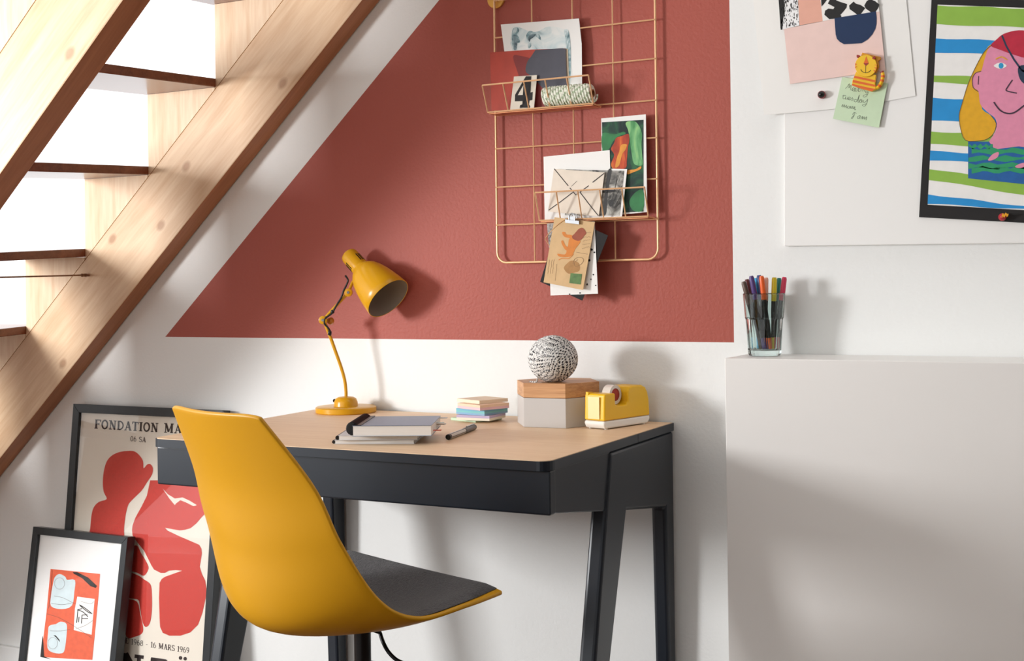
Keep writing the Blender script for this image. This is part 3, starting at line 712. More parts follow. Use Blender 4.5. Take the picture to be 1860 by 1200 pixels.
flats('dark_blot', p_w, [c3([(342, 320), (365, 315), (400, 350), (385, 370), (375, 430), (352, 430), (350, 360)]), c3([(478, 325), (505, 300), (545, 300), (525, 325), (498, 345), (488, 365)])], TEAL3, wc, .0008)
# folded red and grey card
p_r = leanplane(960, 197, -.0240, 92, -.0222)
rg = card('folded_card', 'folded card painted red and charcoal, standing in the upper basket', 'card', p_r, [(890, 95.2), (965, 90), (1026.5, 88), (1029, 194), (893, 201)], col((176, 62, 44), .55, .18, 25), .0012)
flats('charcoal_field', p_r, [c3([(540, 438), (560, 436), (690, 426), (795, 424), (805, 470), (810, 600), (815, 700), (815, 780), (700, 800), (620, 780), (560, 720), (500, 660), (455, 620), (470, 540), (505, 490)])], col((72, 72, 82), .55, .12, 30), rg, .0004)
flats('dark_red_field', p_r, [c3([(345, 495), (420, 490), (505, 515), (470, 560), (500, 660), (560, 720), (640, 790), (810, 800), (815, 925), (420, 950), (330, 830), (400, 700)])], col((128, 40, 36), .55, .15, 25), rg, .0003)
p_r2 = leanplane(1028, 192, -.0222, 92, -.0205)
sheet('rear_leaf', p_r2, [(960, 91), (1031.5, 88.5), (1035, 192), (965, 198)], col((196, 180, 156)), rg, .0008)
# number card
p_4 = leanplane(950, 198, -.0380, 137, -.0280)
n4c = card('number_card', 'worn cream card with a black figure 4, front of the upper basket', 'card', p_4, [(933.5, 139), (975.3, 136.2), (969.8, 196), (926.5, 199)], col((222, 214, 198), .7, .06, 60), .0012)
Z2 = lambda p: zz(p, 870, 120, 8.087)
flats('figure_four', p_4, [Z2([(690, 150), (770, 148), (758, 388), (790, 380), (785, 498), (745, 505), (735, 560), (755, 600), (740, 612), (598, 612), (605, 575), (640, 560), (640, 515), (528, 518), (532, 420)])], INK, n4c, .0004)
flats('figure_counter', p_4, [Z2([(655, 280), (645, 425), (572, 428)])], col((222, 214, 198), .7, .06, 60), n4c, .0006)
# twine spool
def twisted(paths, r, seg, closed, m, parent, name, per=3, base=None):
    vs_, fs, mi = [], [], []
    for path in paths:
        ph0 = random.randint(0, 2)
        v, f = tubev(path, r, seg, closed, cap=False); n = len(vs_)
        for k, q in enumerate(f):
            ring, j = divmod(k, seg); mi.append(0 if (ring + ph0 + (1 if j >= seg // 2 else 0)) % 3 == 0 else 1)
        vs_ += v; fs += [tuple(i + n for i in q) for q in f]
    o = obj(name, vs_, fs, m, parent, smooth=True)
    for p, i in zip(o.data.polygons, mi): p.material_index = i
    return o
sA = onY(989, 177, -.0464); sB = onY(1077, 167.5, -.0464)
sA = V((sA.x, -.0464, zt1 + .0222)); sB = V((sB.x, -.0464, zt1 + .0222))
ax = (sB - sA); SL = ax.length; ax.normalize()
sp = thing('twine_spool', (sA + sB) / 2 - V((0, 0, .025)), 'spool of green and white twine lying in the upper basket', 'twine spool')
TWG, TWW = col((170, 186, 156), .9, .1, 200), col((232, 234, 220), .9, .05, 200)
paths = []
x_, y_ = frame_of(ax)
for layer, rad, slope in ((0, .0192, .55), (1, .0200, -.8), (2, .0204, .62)):
    path = []; turns = 17 if layer != 1 else 9
    for i in range(turns * 28 + 1):
        a = 2 * math.pi * i / 28; h = (i / (turns * 28)); sw = .004 * math.sin(a + layer * 2) * (1.5 if layer else .6)
        bulge = 1 - .10 * (2 * h - 1) ** 6
        path.append(sA + ax * (SL * (.03 + .94 * h) + sw) + (x_ * math.cos(a) + y_ * math.sin(a)) * rad * bulge)
    paths.append(path)
lathe('twine_core', [(.0075, .004), (.0175, .002), (.0194, .010), (.0196, SL * .5), (.0194, SL - .010), (.0175, SL - .002), (.0075, SL - .004)], sA, ax, TWW, sp, seg=28, caps=False)
twisted(paths, .0019, 6, False, [TWG, TWW], sp, 'twine')
lathe('cardboard_tube', [(.0062, -.001), (.0082, -.001), (.0082, SL + .001), (.0062, SL + .001), (.0062, -.001)], sA, ax, col((150, 100, 62)), sp, seg=20, caps=False)

# ------------------------------------------------------------ things in the lower basket
Z4 = lambda p: zz(p, 960, 190, 5.455)
c4 = lambda pts: [(p[0], p[1]) for p in cat([V(q) for q in Z4(pts)], 4, True)]
p_g = leanplane(1135, 388, -.0285, 210, -.0190)
gp = card('painting_card', 'tall card of an abstract green and orange painting, right of the lower basket', 'card', p_g, [(1092, 215), (1173, 207.5), (1175.5, 385), (1094, 393)], PAPER)
flats('painted_ground', p_g, [Z4([(728, 175), (1140, 150), (1140, 1058), (740, 1080)])], wash('painted_ground', [(.38, (14, 34, 34)), (.5, (26, 62, 50)), (.62, (40, 96, 60))], 28), gp, .0004)
for q in [c4([(735, 285), (850, 295), (940, 270), (960, 290), (880, 320), (830, 380), (800, 440), (735, 450)]), c4([(1000, 960), (1060, 870), (1138, 850), (1138, 1040), (1040, 1050)])]: flats('green_patch', p_g, [q], col((36, 118, 62), .5, .3, 40), gp, .0006)
flats('light_green_patch', p_g, [c4([(965, 180), (1040, 162), (1090, 200), (1125, 290), (1120, 400), (1128, 520), (1130, 600), (1050, 590), (1025, 500), (1010, 380), (990, 260)])], wash('painted_light_green', [(.35, (72, 140, 84)), (.5, (118, 180, 120)), (.65, (160, 206, 130))], 45, (1, 1, .4)), gp, .0007)
flats('orange_patch', p_g, [c4([(870, 330), (930, 310), (990, 290), (1000, 350), (985, 430), (975, 560), (960, 630), (850, 640), (820, 590), (850, 500), (820, 440), (850, 380)])], wash('painted_orange', [(.35, (150, 52, 34)), (.5, (196, 78, 42)), (.65, (222, 130, 50))], 40, (1, 1, .4)), gp, .0008)
flats('yellow_patch', p_g, [c4([(920, 400), (975, 395), (960, 450), (930, 490), (900, 600), (860, 620), (880, 520), (900, 470)]), c4([(985, 650), (1060, 640), (1115, 610), (1110, 640), (1040, 670), (980, 690)])], col((222, 146, 44), .5, .25, 30), gp, .001)
p_wc = leanplane(1050, 398, -.0330, 280, -.0240)
card('blank_card', 'large plain white card behind the envelope in the lower basket', 'card', p_wc, [(987.3, 284.5), (1107.3, 272.5), (1111, 390), (989.5, 402)], PAPER)
p_bw = leanplane(1080, 395, -.0400, 306, -.0295)
bw = card('photograph', 'black and white photograph of bare branches, half behind the envelope', 'photograph', p_bw, [(1025.5, 304), (1139, 307), (1129.5, 394.5), (1018, 398)], PAPER)
flats('photo_image', p_bw, [Z4([(370, 640), (950, 655), (905, 1100), (360, 1095)])], wash('photo_grey', [(.35, (70, 70, 68)), (.5, (140, 138, 132)), (.65, (190, 188, 180))], 50), bw, .0004)
flats('tree_trunk', p_bw, [c4([(790, 650), (825, 650), (800, 800), (780, 950), (770, 1080), (735, 1085), (755, 900), (770, 780)]), c4([(790, 960), (830, 940), (840, 990), (810, 1010)]), c4([(740, 850), (860, 845), (850, 865), (745, 875)])], col((58, 58, 58)), bw, .0006)
br = []
for pts in ([(800, 1000), (840, 900), (870, 780), (900, 690)], [(830, 1000), (880, 880), (930, 800)], [(850, 1020), (900, 930), (935, 860)], [(800, 920), (850, 850), (880, 700)], [(860, 1010), (900, 980), (915, 900)], [(820, 960), (860, 940), (920, 930)]):
    br += strip(cat([V(p) for p in Z4(pts)], 3), .7)
flats('branches', p_bw, br, col((44, 44, 42)), bw, .0007)
p_en = leanplane(1050, 395, -.0455, 308, -.0350)
en = card('envelope', 'cream square envelope with crossed black lines, front of the lower basket', 'envelope', p_en, [(1006, 306.5), (1098, 313), (1087.5, 393), (995.5, 384)], col((226, 214, 198), .75, .05, 40), .0016)
flats('flap_line', p_en, strip(Z4([(255, 635), (395, 805)]), 1.5) + strip(Z4([(410, 825), (470, 895), (500, 870)]), 1.5) + strip(Z4([(750, 680), (635, 770)]), 1.6) + strip(Z4([(598, 802), (510, 866)]), 1.5) + strip(Z4([(200, 1045), (320, 960), (438, 870)]), 1.5) + strip(Z4([(510, 866), (600, 985), (692, 1100)]), 1.6) + strip(Z4([(480, 757), (425, 810)]), .6), col((44, 34, 34)), en, .0004)

# ------------------------------------------------------------ clip with postcards hanging from the lower basket
ZC = lambda p: zz(p, 980, 370, 6.315)
cC = lambda pts: [(p[0], p[1]) for p in cat([V(q) for q in ZC(pts)], 4, True)]
clip_g = 'cards hanging from the bulldog clip'
pk = yplane(-.0545)
card('black_card', 'black card hanging lowest behind the lion postcard', 'card', pk, [(1081, 417), (1104.3, 427.5), (1057.5, 545.8), (981, 511.5), (1010, 420)], mat('black_card', (30, 28, 28)), .0008)
pk = yplane(-.0560)
wd = card('dotted_card', 'white card with scattered black dots hanging behind the lion postcard', 'card', pk, [(1010, 400), (1079.8, 402.5), (1086, 533.2), (1000, 536.5), (998, 470)], PAPER, .0008)
dots = [ZC(ell(x, y, r, r, 10)) for x, y, r in ((600, 525, 13), (630, 557, 10), (570, 648, 15), (618, 812, 9), (590, 865, 8), (645, 935, 8), (465, 1022, 9), (345, 1036, 8), (585, 515, 7))] + [ZC([(535, 932), (548, 905), (558, 935)])]
flats('dots', pk, dots, INK, wd, .0004)
pk = yplane(-.0535)
sc = card('patterned_card', 'black and white patterned card scrap, left behind the lion postcard', 'card', pk, [(993.5, 406), (1012, 404), (1016, 447), (997, 450)], col((150, 146, 142), .6, .9, 220), .0008)
pl_ = Plane(onY(1040, 400, -.0580), V((0, -1, .07)))
ln = card('lion_postcard', 'old tan postcard with a lion drawing and green stamp, hanging from the clip', 'postcard', pl_, [(1007.3, 394.3), (1080.5, 403.2), (1058.8, 526.5), (987.3, 512.5)], col((206, 172, 126), .7, .08, 50), .001)
LB, LM = col((206, 122, 40), .6, .12, 80), col((150, 72, 44), .6, .15, 80)
flats('lion_body', pl_, [cC([(430, 400), (470, 430), (440, 480), (410, 520), (380, 580), (330, 610), (230, 605), (205, 580), (215, 572), (290, 580), (310, 540), (290, 520), (260, 470), (250, 430), (270, 420), (285, 450), (300, 480), (325, 490), (335, 420), (345, 395), (290, 380), (262, 345), (265, 322), (295, 325), (310, 350), (370, 360)])], LB, ln, .0004)
flats('lion_mane', pl_, [cC([(375, 370), (400, 345), (430, 310), (455, 285), (490, 275), (520, 300), (535, 340), (510, 370), (490, 400), (450, 425), (410, 415), (382, 398)])], LM, ln, .0006)
flats('lion_tail', pl_, strip(cat([V(p) for p in ZC([(390, 575), (340, 625), (260, 625), (220, 645)])], 4), 1.3), LB, ln, .0005)
flats('brown_stain', pl_, [cC([(370, 650), (450, 680), (460, 760), (400, 790), (330, 800), (280, 740), (310, 690)])], col((170, 126, 76), .7, .15, 90), ln, .0003)
scr = []
random.seed(11)
for y in (330, 380, 420, 460, 500):
    scr += strip([V(p) for p in ZC([(505 - (y - 330) * .1 + i * 11, y + 14 * random.random() - i * 1.5) for i in range(9)])], .45)
scr += strip(ZC([(420, 555), (555, 578)]), .5) + strip(ZC([(200, 690), (180, 880)]), .4)
for x in (110, 140, 165): scr += strip([V(p) for p in ZC([(x - i * 2.5 + 8 * random.random(), 640 + i * 20) for i in range(9)])], .4)
scr += strip(cat([V(p) for p in ZC([(385, 690), (400, 640), (440, 615), (490, 620), (505, 650), (480, 690), (420, 720), (400, 680), (440, 640)])], 3), .6)
flats('old_handwriting', pl_, scr, col((120, 92, 60)), ln, .0005)
flats('stamp', pl_, [ZC([(358, 795), (488, 805), (472, 925), (342, 908)])], col((84, 118, 62), .6, .35, 90), ln, .0006)
ck = onY(1041, 400, -.0600)
cl = thing('bulldog_clip', onY(1041, 407, -.058), 'small steel bulldog clip gripping the postcards below the lower basket', 'clip')
e1, e2 = onY(1028, 402.5, -.060), onY(1053.5, 405.5, -.060); ux_ = (e2 - e1).normalized(); W2 = (e2 - e1).length / 2; cm = (e1 + e2) / 2
pf_ = [(-.0005, -.0025), (-.0008, .0048), (.0048, .0060), (.0115, .0048), (.0108, -.0025), (.0098, -.0025), (.0100, .0040), (.0048, .0050), (.0008, .0040), (.0006, -.0025)]
prism('jaw', [cm - ux_ * W2 + V((0, y - .004, z)) for y, z in pf_], ux_ * 2 * W2, STEEL, cl, bevel=.0003)
lp = [V((-.006, 0, .003)), V((-.007, 0, .010)), V((-.003, 0, .0165)), V((.003, 0, .0165)), V((.007, 0, .010)), V((.006, 0, .003))]
tube('handle', cat([cm + ux_ * p.x + V((0, -.0045, p.z + .001)) for p in lp], 5), .0013, STEEL, cl, seg=8)
prism('handle_plate', [cm + ux_ * a + V((0, -.0040, b)) for a, b in ((-.006, .003), (.006, .003), (.0045, .012), (-.0045, .012))], (0, .0008, 0), STEEL, cl)
tube('handle', cat([cm + ux_ * p.x + V((0, .0085, p.z + .001)) for p in lp], 5), .0011, STEEL, cl, seg=8)
sg = [ZC([p])[0] for p in [(330, 165), (260, 200), (165, 280), (75, 385), (80, 430), (130, 490), (210, 515), (330, 518)]]
tube('string', cat([yplane(-.0592).pt(*p) for p in sg], 4), .0008, col((206, 160, 110)), cl, seg=6)

# ------------------------------------------------------------ pencil glass on the cabinet
gc = onZ(1389, 645.5, CZ); gc = V((gc.x, gc.y, CZ))
dpt = (gc - CAM).dot(FWD)
GLM = mat('tumbler_glass', (226, 240, 238), .02, trans=1, ior=1.45, var=.001)
GLM.node_tree.nodes['Principled BSDF'].inputs['Base Color'].default_value = (.80, .93, .90, 1)
gl = thing('drinking_glass', gc, 'clear faceted drinking glass full of felt-tip pens on the white cabinet', 'glass')
rb, rt = 29.5 / FPX * dpt, 38.0 / FPX * dpt; GH = 113.0 / FPX * dpt
SEG = 48
def gring(r, h, facet):
    out = []
    for j in range(SEG):
        a = 2 * math.pi * (j + .5) / SEG; k = (a % (math.pi / 4)) - math.pi / 8
        rr_ = r * (1 - facet + facet * (math.cos(math.pi / 8) / math.cos(k)))
        out.append(gc + V((rr_ * math.cos(a + .35), rr_ * math.sin(a + .35), h)))
    return out
rings = [gring(rb * .35, .0008, 0), gring(rb * .96, .0006, 1), gring(rb * 1.02, .004, 1), gring(rb + (rt - rb) * .55, GH * .585, 1), gring(rb + (rt - rb) * .64, GH * .615, .15), gring(rt, GH * .985, 0), gring(rt - .0008, GH, 0), gring(rt - .0020, GH * .992, 0), gring(rb + (rt - rb) * .62 - .0025, GH * .6, 0), gring(rb * .93, .014, 0), gring(rb * .8, .0105, 0), gring(.001, .0100, 0)]
gv = [p for r in rings for p in r]; gf = [(i * SEG + j, i * SEG + (j + 1) % SEG, (i + 1) * SEG + (j + 1) % SEG, (i + 1) * SEG + j) for i in range(len(rings) - 1) for j in range(SEG)]
gf.append(tuple(range(SEG))[::-1]); n = (len(rings) - 1) * SEG; gf.append(tuple(range(n, n + SEG)))
obj('tumbler', gv, gf, GLM, gl, smooth=True, flat_angle=18)
PEN = [((1350.5, 511), (1383, 641), .0, (92, 72, 60), 'brown'), ((1356.5, 507), (1380, 641), .014, (96, 40, 40), 'maroon'), ((1364.5, 501), (1391, 641), -.012, (84, 62, 120), 'purple'),
       ((1373.5, 505), (1376, 641), .012, (72, 168, 214), 'light blue'), ((1378.5, 499.5), (1394, 641), .006, (52, 66, 120), 'navy blue'), ((1383, 501), (1398, 641), -.016, (236, 100, 40), 'orange'),
       ((1391.5, 504), (1388, 641), .018, (240, 178, 158), 'peach'), ((1406.5, 503.5), (1404, 641), -.008, (226, 198, 44), 'yellow'), ((1415.5, 505), (1400, 641), .016, (46, 130, 120), 'teal'), ((1425, 503), (1409, 641), .002, (214, 64, 96), 'pink')]
for (a, b, off, c, nm) in PEN:
    mc = col(c, .35, .02)
    top_ = onD(a[0], a[1], dpt + off * 1.2); bot = onD(b[0], b[1], dpt + off * .55); bot.z = max(bot.z, CZ + .0125)
    d = (top_ - bot); L_ = d.length; d.normalize()
    t = thing('felt_pen', bot, 'felt-tip pen with %s cap standing in the glass' % nm, 'pen', 'felt-tip pens in the glass')
    R_ = .0048
    lathe('barrel', [(R_ * .9, .022), (R_, .024), (R_, L_ - .044)], bot, d, BLACKP, t, seg=14)
    lathe('end_plug', [(R_ * .8, 0), (R_, .001), (R_, .022)], bot, d, mc, t, seg=14)
    lathe('cap', [(R_ * 1.02, L_ - .045), (R_ * 1.06, L_ - .044), (R_ * 1.0, L_ - .004), (R_ * .75, L_)], bot, d, mc, t, seg=14)
# ------------------------------------------------------------ desk lamp
DT = .7502
lb = onZ(628.5, 748.5, .75); lb = V((lb.x, lb.y, DT)); LD = (lb - CAM).dot(FWD); mpp = LD / FPX
lamp = thing('desk_lamp', lb, 'mustard yellow enamel desk lamp with jointed arm and bell shade, on the desk', 'lamp')
rB = 55 * mpp
lathe('base', [(rB * .97, 0), (rB, .002), (rB, .0115), (rB * .96, .0135), (rB * .40, .0145)], lb, (0, 0, 1), LAMPY, lamp, seg=56)
lathe('base_dome', [(rB * .40, .0140), (rB * .385, .024), (rB * .34, .031), (rB * .25, .0345), (rB * .1, .036)], lb, (0, 0, 1), LAMPY, lamp, seg=40)
lathe('switch', [(.004, 0), (.004, .004), (.002, .006)], lb + CAMX * -rB * .34 + V((0, 0, .026)), -CAMX, BLACKP, lamp, seg=14)
low_arm = [onD(x, y, LD) for x, y in ((628, 724), (628.5, 712), (626, 690), (619, 665), (609, 637), (600, 612), (588, 581))]
tube('lower_arm', cat(low_arm, 6), .0038, LAMPY, lamp, seg=12)
j1 = onD(587, 581, LD); j2 = onD(633, 531, LD)
tube('upper_arm', [j1, j1.lerp(j2, .5), j2], .0036, LAMPY, lamp, seg=12)
tow = -FWD
for j, r in ((j1, 7.5), (j2, 7.5)):
    k = lathe('joint', [(r * mpp * .8, -.007), (r * mpp, -.006), (r * mpp, .006), (r * mpp * .8, .007)], j, tow, LAMPY, lamp, seg=24)
    lathe('bolt', [(.0032, .007), (.0030, .0082), (.001, .0082)], j, tow, STEEL, k, seg=12)
lathe('wing_knob', [(.004, .0), (.0075, .002), (.0085, .008), (.006, .012)], onD(598, 583, LD + .008), CAMX * .4 + FWD, mat('knob_ochre', (190, 120, 30), .4), lamp, seg=20)
ax_ = (CAMX * .70 - CAMY * .71) * .90 + tow * .436; ax_.normalize()
nk = onD(655.8, 487.5, LD)
U = mpp
prof = [(16.5, -2), (17.5, 1), (22, 5), (27.5, 12), (32, 22), (36.5, 37), (40, 54), (42.5, 70), (43.8, 84)]
prf = [(r * U, h * U) for r, h in prof]
inn = [((r - 1.3) * U, h * U) for r, h in prof[::-1]]
sh = lathe('shade', prf + [(43.2 * U, 84.6 * U)] + inn[:1], nk, ax_, LAMPY, lamp, seg=56, caps=False, flat=60)
lathe('shade_lining', inn, nk, ax_, LAMPIN, sh, seg=56, caps=False, flat=60)
lathe('socket_cap', [(2 * U, -43 * U), (11 * U, -42 * U), (15 * U, -39 * U), (16.3 * U, -34 * U), (16.6 * U, 1 * U)], nk, ax_, LAMPY, lamp, seg=40, caps=False, flat=60)
lathe('bulb', [(.008, 8 * U), (.011, 14 * U), (.017, 30 * U), (.018, 38 * U), (.012, 48 * U), (.002, 52 * U)], nk, ax_, mat('frosted_bulb', (200, 196, 188), .3, var=.01), lamp, seg=24, caps=False)
# vent slots in the cap
x0_, y0_ = frame_of(ax_)
side = (CAMX * -.71 - CAMY * .70).normalized(); side = (side - ax_ * side.dot(ax_)).normalized(); oth = ax_.cross(side)
for base_a in (28, 152):
    for k in range(3):
        a = math.radians(base_a + (k - 1) * 15); d1 = (side * math.cos(a) + (tow - ax_ * tow.dot(ax_)).normalized() * math.sin(a)).normalized()
        c = nk + ax_ * (-15 * U) + d1 * 16.5 * U; tn = ax_.cross(d1).normalized()
        vv = []
        for s1, s2, s3 in ((-1, -1, -1), (1, -1, -1), (1, 1, -1), (-1, 1, -1), (-1, -1, 1), (1, -1, 1), (1, 1, 1), (-1, 1, 1)):
            vv.append(c + ax_ * s1 * 8.5 * U + tn * s2 * 1.0 * U + d1 * s3 * .0005)
        obj('vent_slot', vv, boxv((0, 0, 0), (1, 1, 1))[1], BLACKP, lamp)
tube('yoke', [j2, onD(640, 513, LD + .01), onD(646, 505, LD + .012)], .0036, LAMPY, lamp, seg=10)
cb = [(627, 500), (632, 508), (630, 516), (624, 528), (620, 540), (612, 553), (607, 562), (604, 568), (596, 574), (590, 579), (589.5, 588), (595, 594), (600, 602), (600, 608), (596, 606)]
tube('cable', cat([onD(x, y, LD - .006) for x, y in cb], 5), .0021, BLACKP, lamp, seg=8)
for p in ((604, 566), (599, 604)): lathe('cable_clip', [(.003, -.004), (.0042, -.002), (.0042, .002), (.003, .004)], onD(*p, LD - .005), CAMY, BLACKP, lamp, seg=12)

# ------------------------------------------------------------ notebooks
def vx(v, z): return V((v.x, v.y, z))
def book(name, label, fl, fr, depth, z0, z1, cover, pages, ncol=None, cat_='notebook'):
    f0, f1 = onZ(*fl, z0), onZ(*fr, z0); f0, f1 = vx(f0, z0), vx(f1, z0)
    ex = (f1 - f0).normalized(); ey = V((-ex.y, ex.x, 0)); b0, b1 = f0 + ey * depth, f1 + ey * depth
    t = thing(name, (f0 + f1 + b0 + b1) / 4, label, cat_, 'notebooks on the desk')
    q = [f0, f1, b1, b0]; h = z1 - z0
    ins = .0012
    prism('page_block', [f0 + (ex + ey) * ins + V((0, 0, .0008)), f1 + (ey - ex) * ins + V((0, 0, .0008)), b1 - (ex + ey) * ins + V((0, 0, .0008)), b0 + (ex - ey) * ins + V((0, 0, .0008))], (0, 0, h - .0016), pages, t)
    prism('back_cover', q, (0, 0, .0008), cover, t); prism('front_cover', [p + V((0, 0, h - .0008)) for p in q], (0, 0, .0008), cover, t)
    return t, f0, f1, b0, b1, ex, ey
PG = mat('pages', (232, 229, 224), .8, var=.05, vscale=500, stretch=(.05, .05, 6))
CVG, CVB = col((206, 206, 208), .4, .03), mat('cover_slate', (124, 140, 162), .35, var=.10, vscale=60, stretch=(1, 6, 1))
z_ = DT
bd = .155
t1 = book('notebook', 'thin grey notebook at the bottom of the notebook pile', (607.5, 806.3), (752.5, 806), bd, z_, z_ + .0072, CVG, PG)
t2 = book('notebook', 'pale notebook in the middle of the notebook pile', (614.5, 799.5), (759, 798.5), bd, z_ + .0074, z_ + .0160, CVG, PG)
t3 = book('notebook', 'slate-covered notebook on top of the pile, with page markers', (640, 792.5), (784, 791.5), bd, z_ + .0163, z_ + .0355, CVB, PG)
for t, f0, f1, b0, b1, ex, ey in (t1, t2, t3):
    h = (t1[0].location.z if t is t1[0] else 0)
    zl, zh = f0.z, {id(t1[0]): z_ + .0072, id(t2[0]): z_ + .0160, id(t3[0]): z_ + .0355}[id(t)]
    n = 26 if t is t3[0] else 0
    # comb binding along the left edge
    r = .0112 if n else (zh - zl) / 2 - .0003
    for k in range(n):
        c = f0.lerp(b0, .05 + .9 * k / (n - 1)) + V((0, 0, (zh - zl) - .0060)) - ex * .001
        pts = [c + ex * (r * .95 * math.cos(a) - .000) + V((0, 0, r * math.sin(a))) for a in [2 * math.pi * i / 14 for i in range(14)]]
        tube('binding_ring', pts, .0013, BLACKP, t, seg=6, closed=True)
    if n:
        prism('binding_strip', [f0 + ex * .0005 + V((0, 0, zh - zl)), f0 + ex * .016 + V((0, 0, zh - zl)), b0 + ex * .016 + V((0, 0, zh - zl)), b0 + ex * .0005 + V((0, 0, zh - zl))], (0, 0, .0012), BLACKP, t)
    else:
        c0, c1 = f0 + V((-.002, 0, (zh - zl) / 2)), b0 + V((-.002, 0, (zh - zl) / 2))
        tube('spine', [c0 + ey * .002, (c0 + c1) / 2, c1 - ey * .002], r, BLACKP, t, seg=12)
t, f0, f1, b0, b1, ex, ey = t3
ends = [(.92, .0155, (206, 212, 214)), (.55, .0130, (216, 224, 216)), (.60, .0090, (190, 178, 160)), (.22, .0050, (206, 92, 74)), (.75, .0070, (180, 190, 196))]
for a, zz_, c in ends:
    p = f1.lerp(b1, a) + V((0, 0, zz_)) - ex * .006
    prism('page_marker', [p, p + ex * .019, p + ex * .019 + ey * .012, p + ey * .012], (0, 0, .0009), col(c), t)

# ------------------------------------------------------------ pen lying on the desk
a_, b_ = onZ(813.5, 799, DT), onZ(862, 780, DT); PRr = .0054
a_ = vx(a_, DT + PRr); b_ = vx(b_, DT + PRr); pd = (b_ - a_); PL = pd.length; pd.normalize()
pn = thing('rollerball_pen', vx((a_ + b_) / 2, DT), 'silver and black pen lying on the desk beside the notebooks', 'pen')
lathe('pen_end', [(.0035, 0), (.0050, .001), (.0052, .010)], a_, pd, BLACKP, pn, seg=20)
lathe('barrel', [(.0052, .010), (.0052, PL * .58)], a_, pd, mat('pen_silver', (190, 186, 180), .3, metal=.5), pn, seg=20)
lathe('collar', [(.0055, PL * .58), (.0055, PL * .61)], a_, pd, BLACKP, pn, seg=20)
lathe('cap', [(.0054, PL * .61), (.0054, PL - .002), (.0045, PL)], a_, pd, mat('pen_cap', (88, 88, 90), .35, metal=.3), pn, seg=20)
xq, yq = frame_of(pd)
for k in range(3):
    a = math.radians(40 + 75 * k); dq = xq * math.cos(a) + yq * math.sin(a); 
    tube('barrel_stripe', [a_ + pd * .011 + dq * .0047, a_ + pd * PL * .57 + dq * .0047], .0009, BLACKP, pn, seg=6)
tube('pocket_clip', [a_ + pd * PL * .98 + V((0, 0, .0062)), a_ + pd * PL * .68 + V((0, 0, .0064))], .0012, STEEL, pn, seg=6)

# ------------------------------------------------------------ sticky-note pads
def pad(name, label, left, front, right, z0, z1, cols):
    L_, Fp, Rp = vx(onZ(*left, z0), z0), vx(onZ(*front, z0), z0), vx(onZ(*right, z0), z0)
    ex = (Fp - L_); ey = (Rp - Fp); s = (ex.length + ey.length) / 2; ex.normalize(); ey = V((-ex.y, ex.x, 0)); s = .076
    Bq = [Fp - ex * s, Fp, Fp + ey * s, Fp - ex * s + ey * s]
    t = thing(name, sum(Bq, V()) / 4, label, 'sticky notes', 'stack of sticky-note pads')
    n = len(cols); h = (z1 - z0) / n
    for i, c in enumerate(cols):
        prism('note_layer', [q + V((0, 0, i * h)) for q in Bq], (0, 0, h - .00005), mat('pad_%d_%d_%d' % c, c, .75, var=.05, vscale=300, stretch=(.05, .05, 5)), t)
pad('sticky_note_pad', 'pale green sticky-note pad at the bottom of the stack', (815, 762), (864, 767), (921, 757), DT, DT + .0050, [(196, 220, 190)])
pad('sticky_note_pad', 'cream and lilac sticky-note pad, second from the bottom of the stack', (814, 761.5), (889, 764.5), (914, 754), DT + .0052, DT + .0155, [(232, 226, 206), (190, 176, 204)])
pad('sticky_note_pad', 'blue and turquoise sticky-note pad in the middle of the stack', (811, 750), (880, 755), (915, 744), DT + .0157, DT + .0275, [(140, 178, 204), (130, 196, 196), (122, 186, 206)])
pad('sticky_note_pad', 'pink and coral sticky-note pad, second from the top of the stack', (807, 738), (872, 745.5), (933, 737), DT + .0277, DT + .0385, [(230, 190, 196), (236, 204, 176)])
pad('sticky_note_pad', 'cream sticky-note pad on top of the stack', (809, 727), (871, 733.5), (919, 725), DT + .0387, DT + .0455, [(240, 222, 196)])

# ------------------------------------------------------------ hexagonal box and yarn
hA, hB = onZ(951.9, 776.6, DT), onZ(1028, 777.9, DT); hA.z = hB.z = DT
ang = math.radians(4.6); HS = .0885; hA = hB - V((math.cos(ang), math.sin(ang), 0)) * HS
def hexa(s, z, c): return [c + V((s * math.cos(ang - math.radians(120) + math.radians(60 * i)), s * math.sin(ang - math.radians(120) + math.radians(60 * i)), z)) for i in range(6)]
hc = (hA + hB) / 2 + V((-math.sin(ang), math.cos(ang), 0)) * HS * .866
hd = (hB - CAM).dot(FWD); z1_ = (777.9 - 723.5) / FPX * hd; z2_ = (777.9 - 697) / FPX * hd
hx = thing('hexagonal_box', hc, 'hexagonal box with grey body and walnut lid, under the ball of yarn', 'box')
prism('box_body', hexa(HS, 0, hc), (0, 0, z1_ - .0006), mat('box_grey', (196, 192, 188), .55, var=.02), hx, bevel=.0008)
WAL = wood('lid_walnut', (170, 116, 72), (218, 168, 120), .45, (1.3, 16, 60), contrast=1.0)
lidb = prism('lid', hexa(HS, z1_, hc), (0, 0, z2_ - z1_), WAL, hx, bevel=.0008)
yr = 43.5 / FPX * (hd + .06); yc = onD(1004.5, 651, hd + .055); yc.z = DT + z2_ + yr * .955
yn = thing('yarn_ball', vx(yc, DT + z2_), 'ball of black and white twisted yarn on top of the hexagonal box', 'yarn ball')
lathe('yarn_core', [(.001, -yr * .93)] + [(yr * .95 * math.cos(a), yr * .95 * math.sin(a)) for a in [math.radians(-75 + 15 * i) for i in range(11)]] + [(.001, yr * .93)], yc, (0, 0, 1), col((150, 150, 150), .9), yn, seg=28, caps=False)
random.seed(21); yp = []
YD, YW = col((40, 40, 46), .95, .1, 300), col((232, 230, 226), .95, .05, 300)
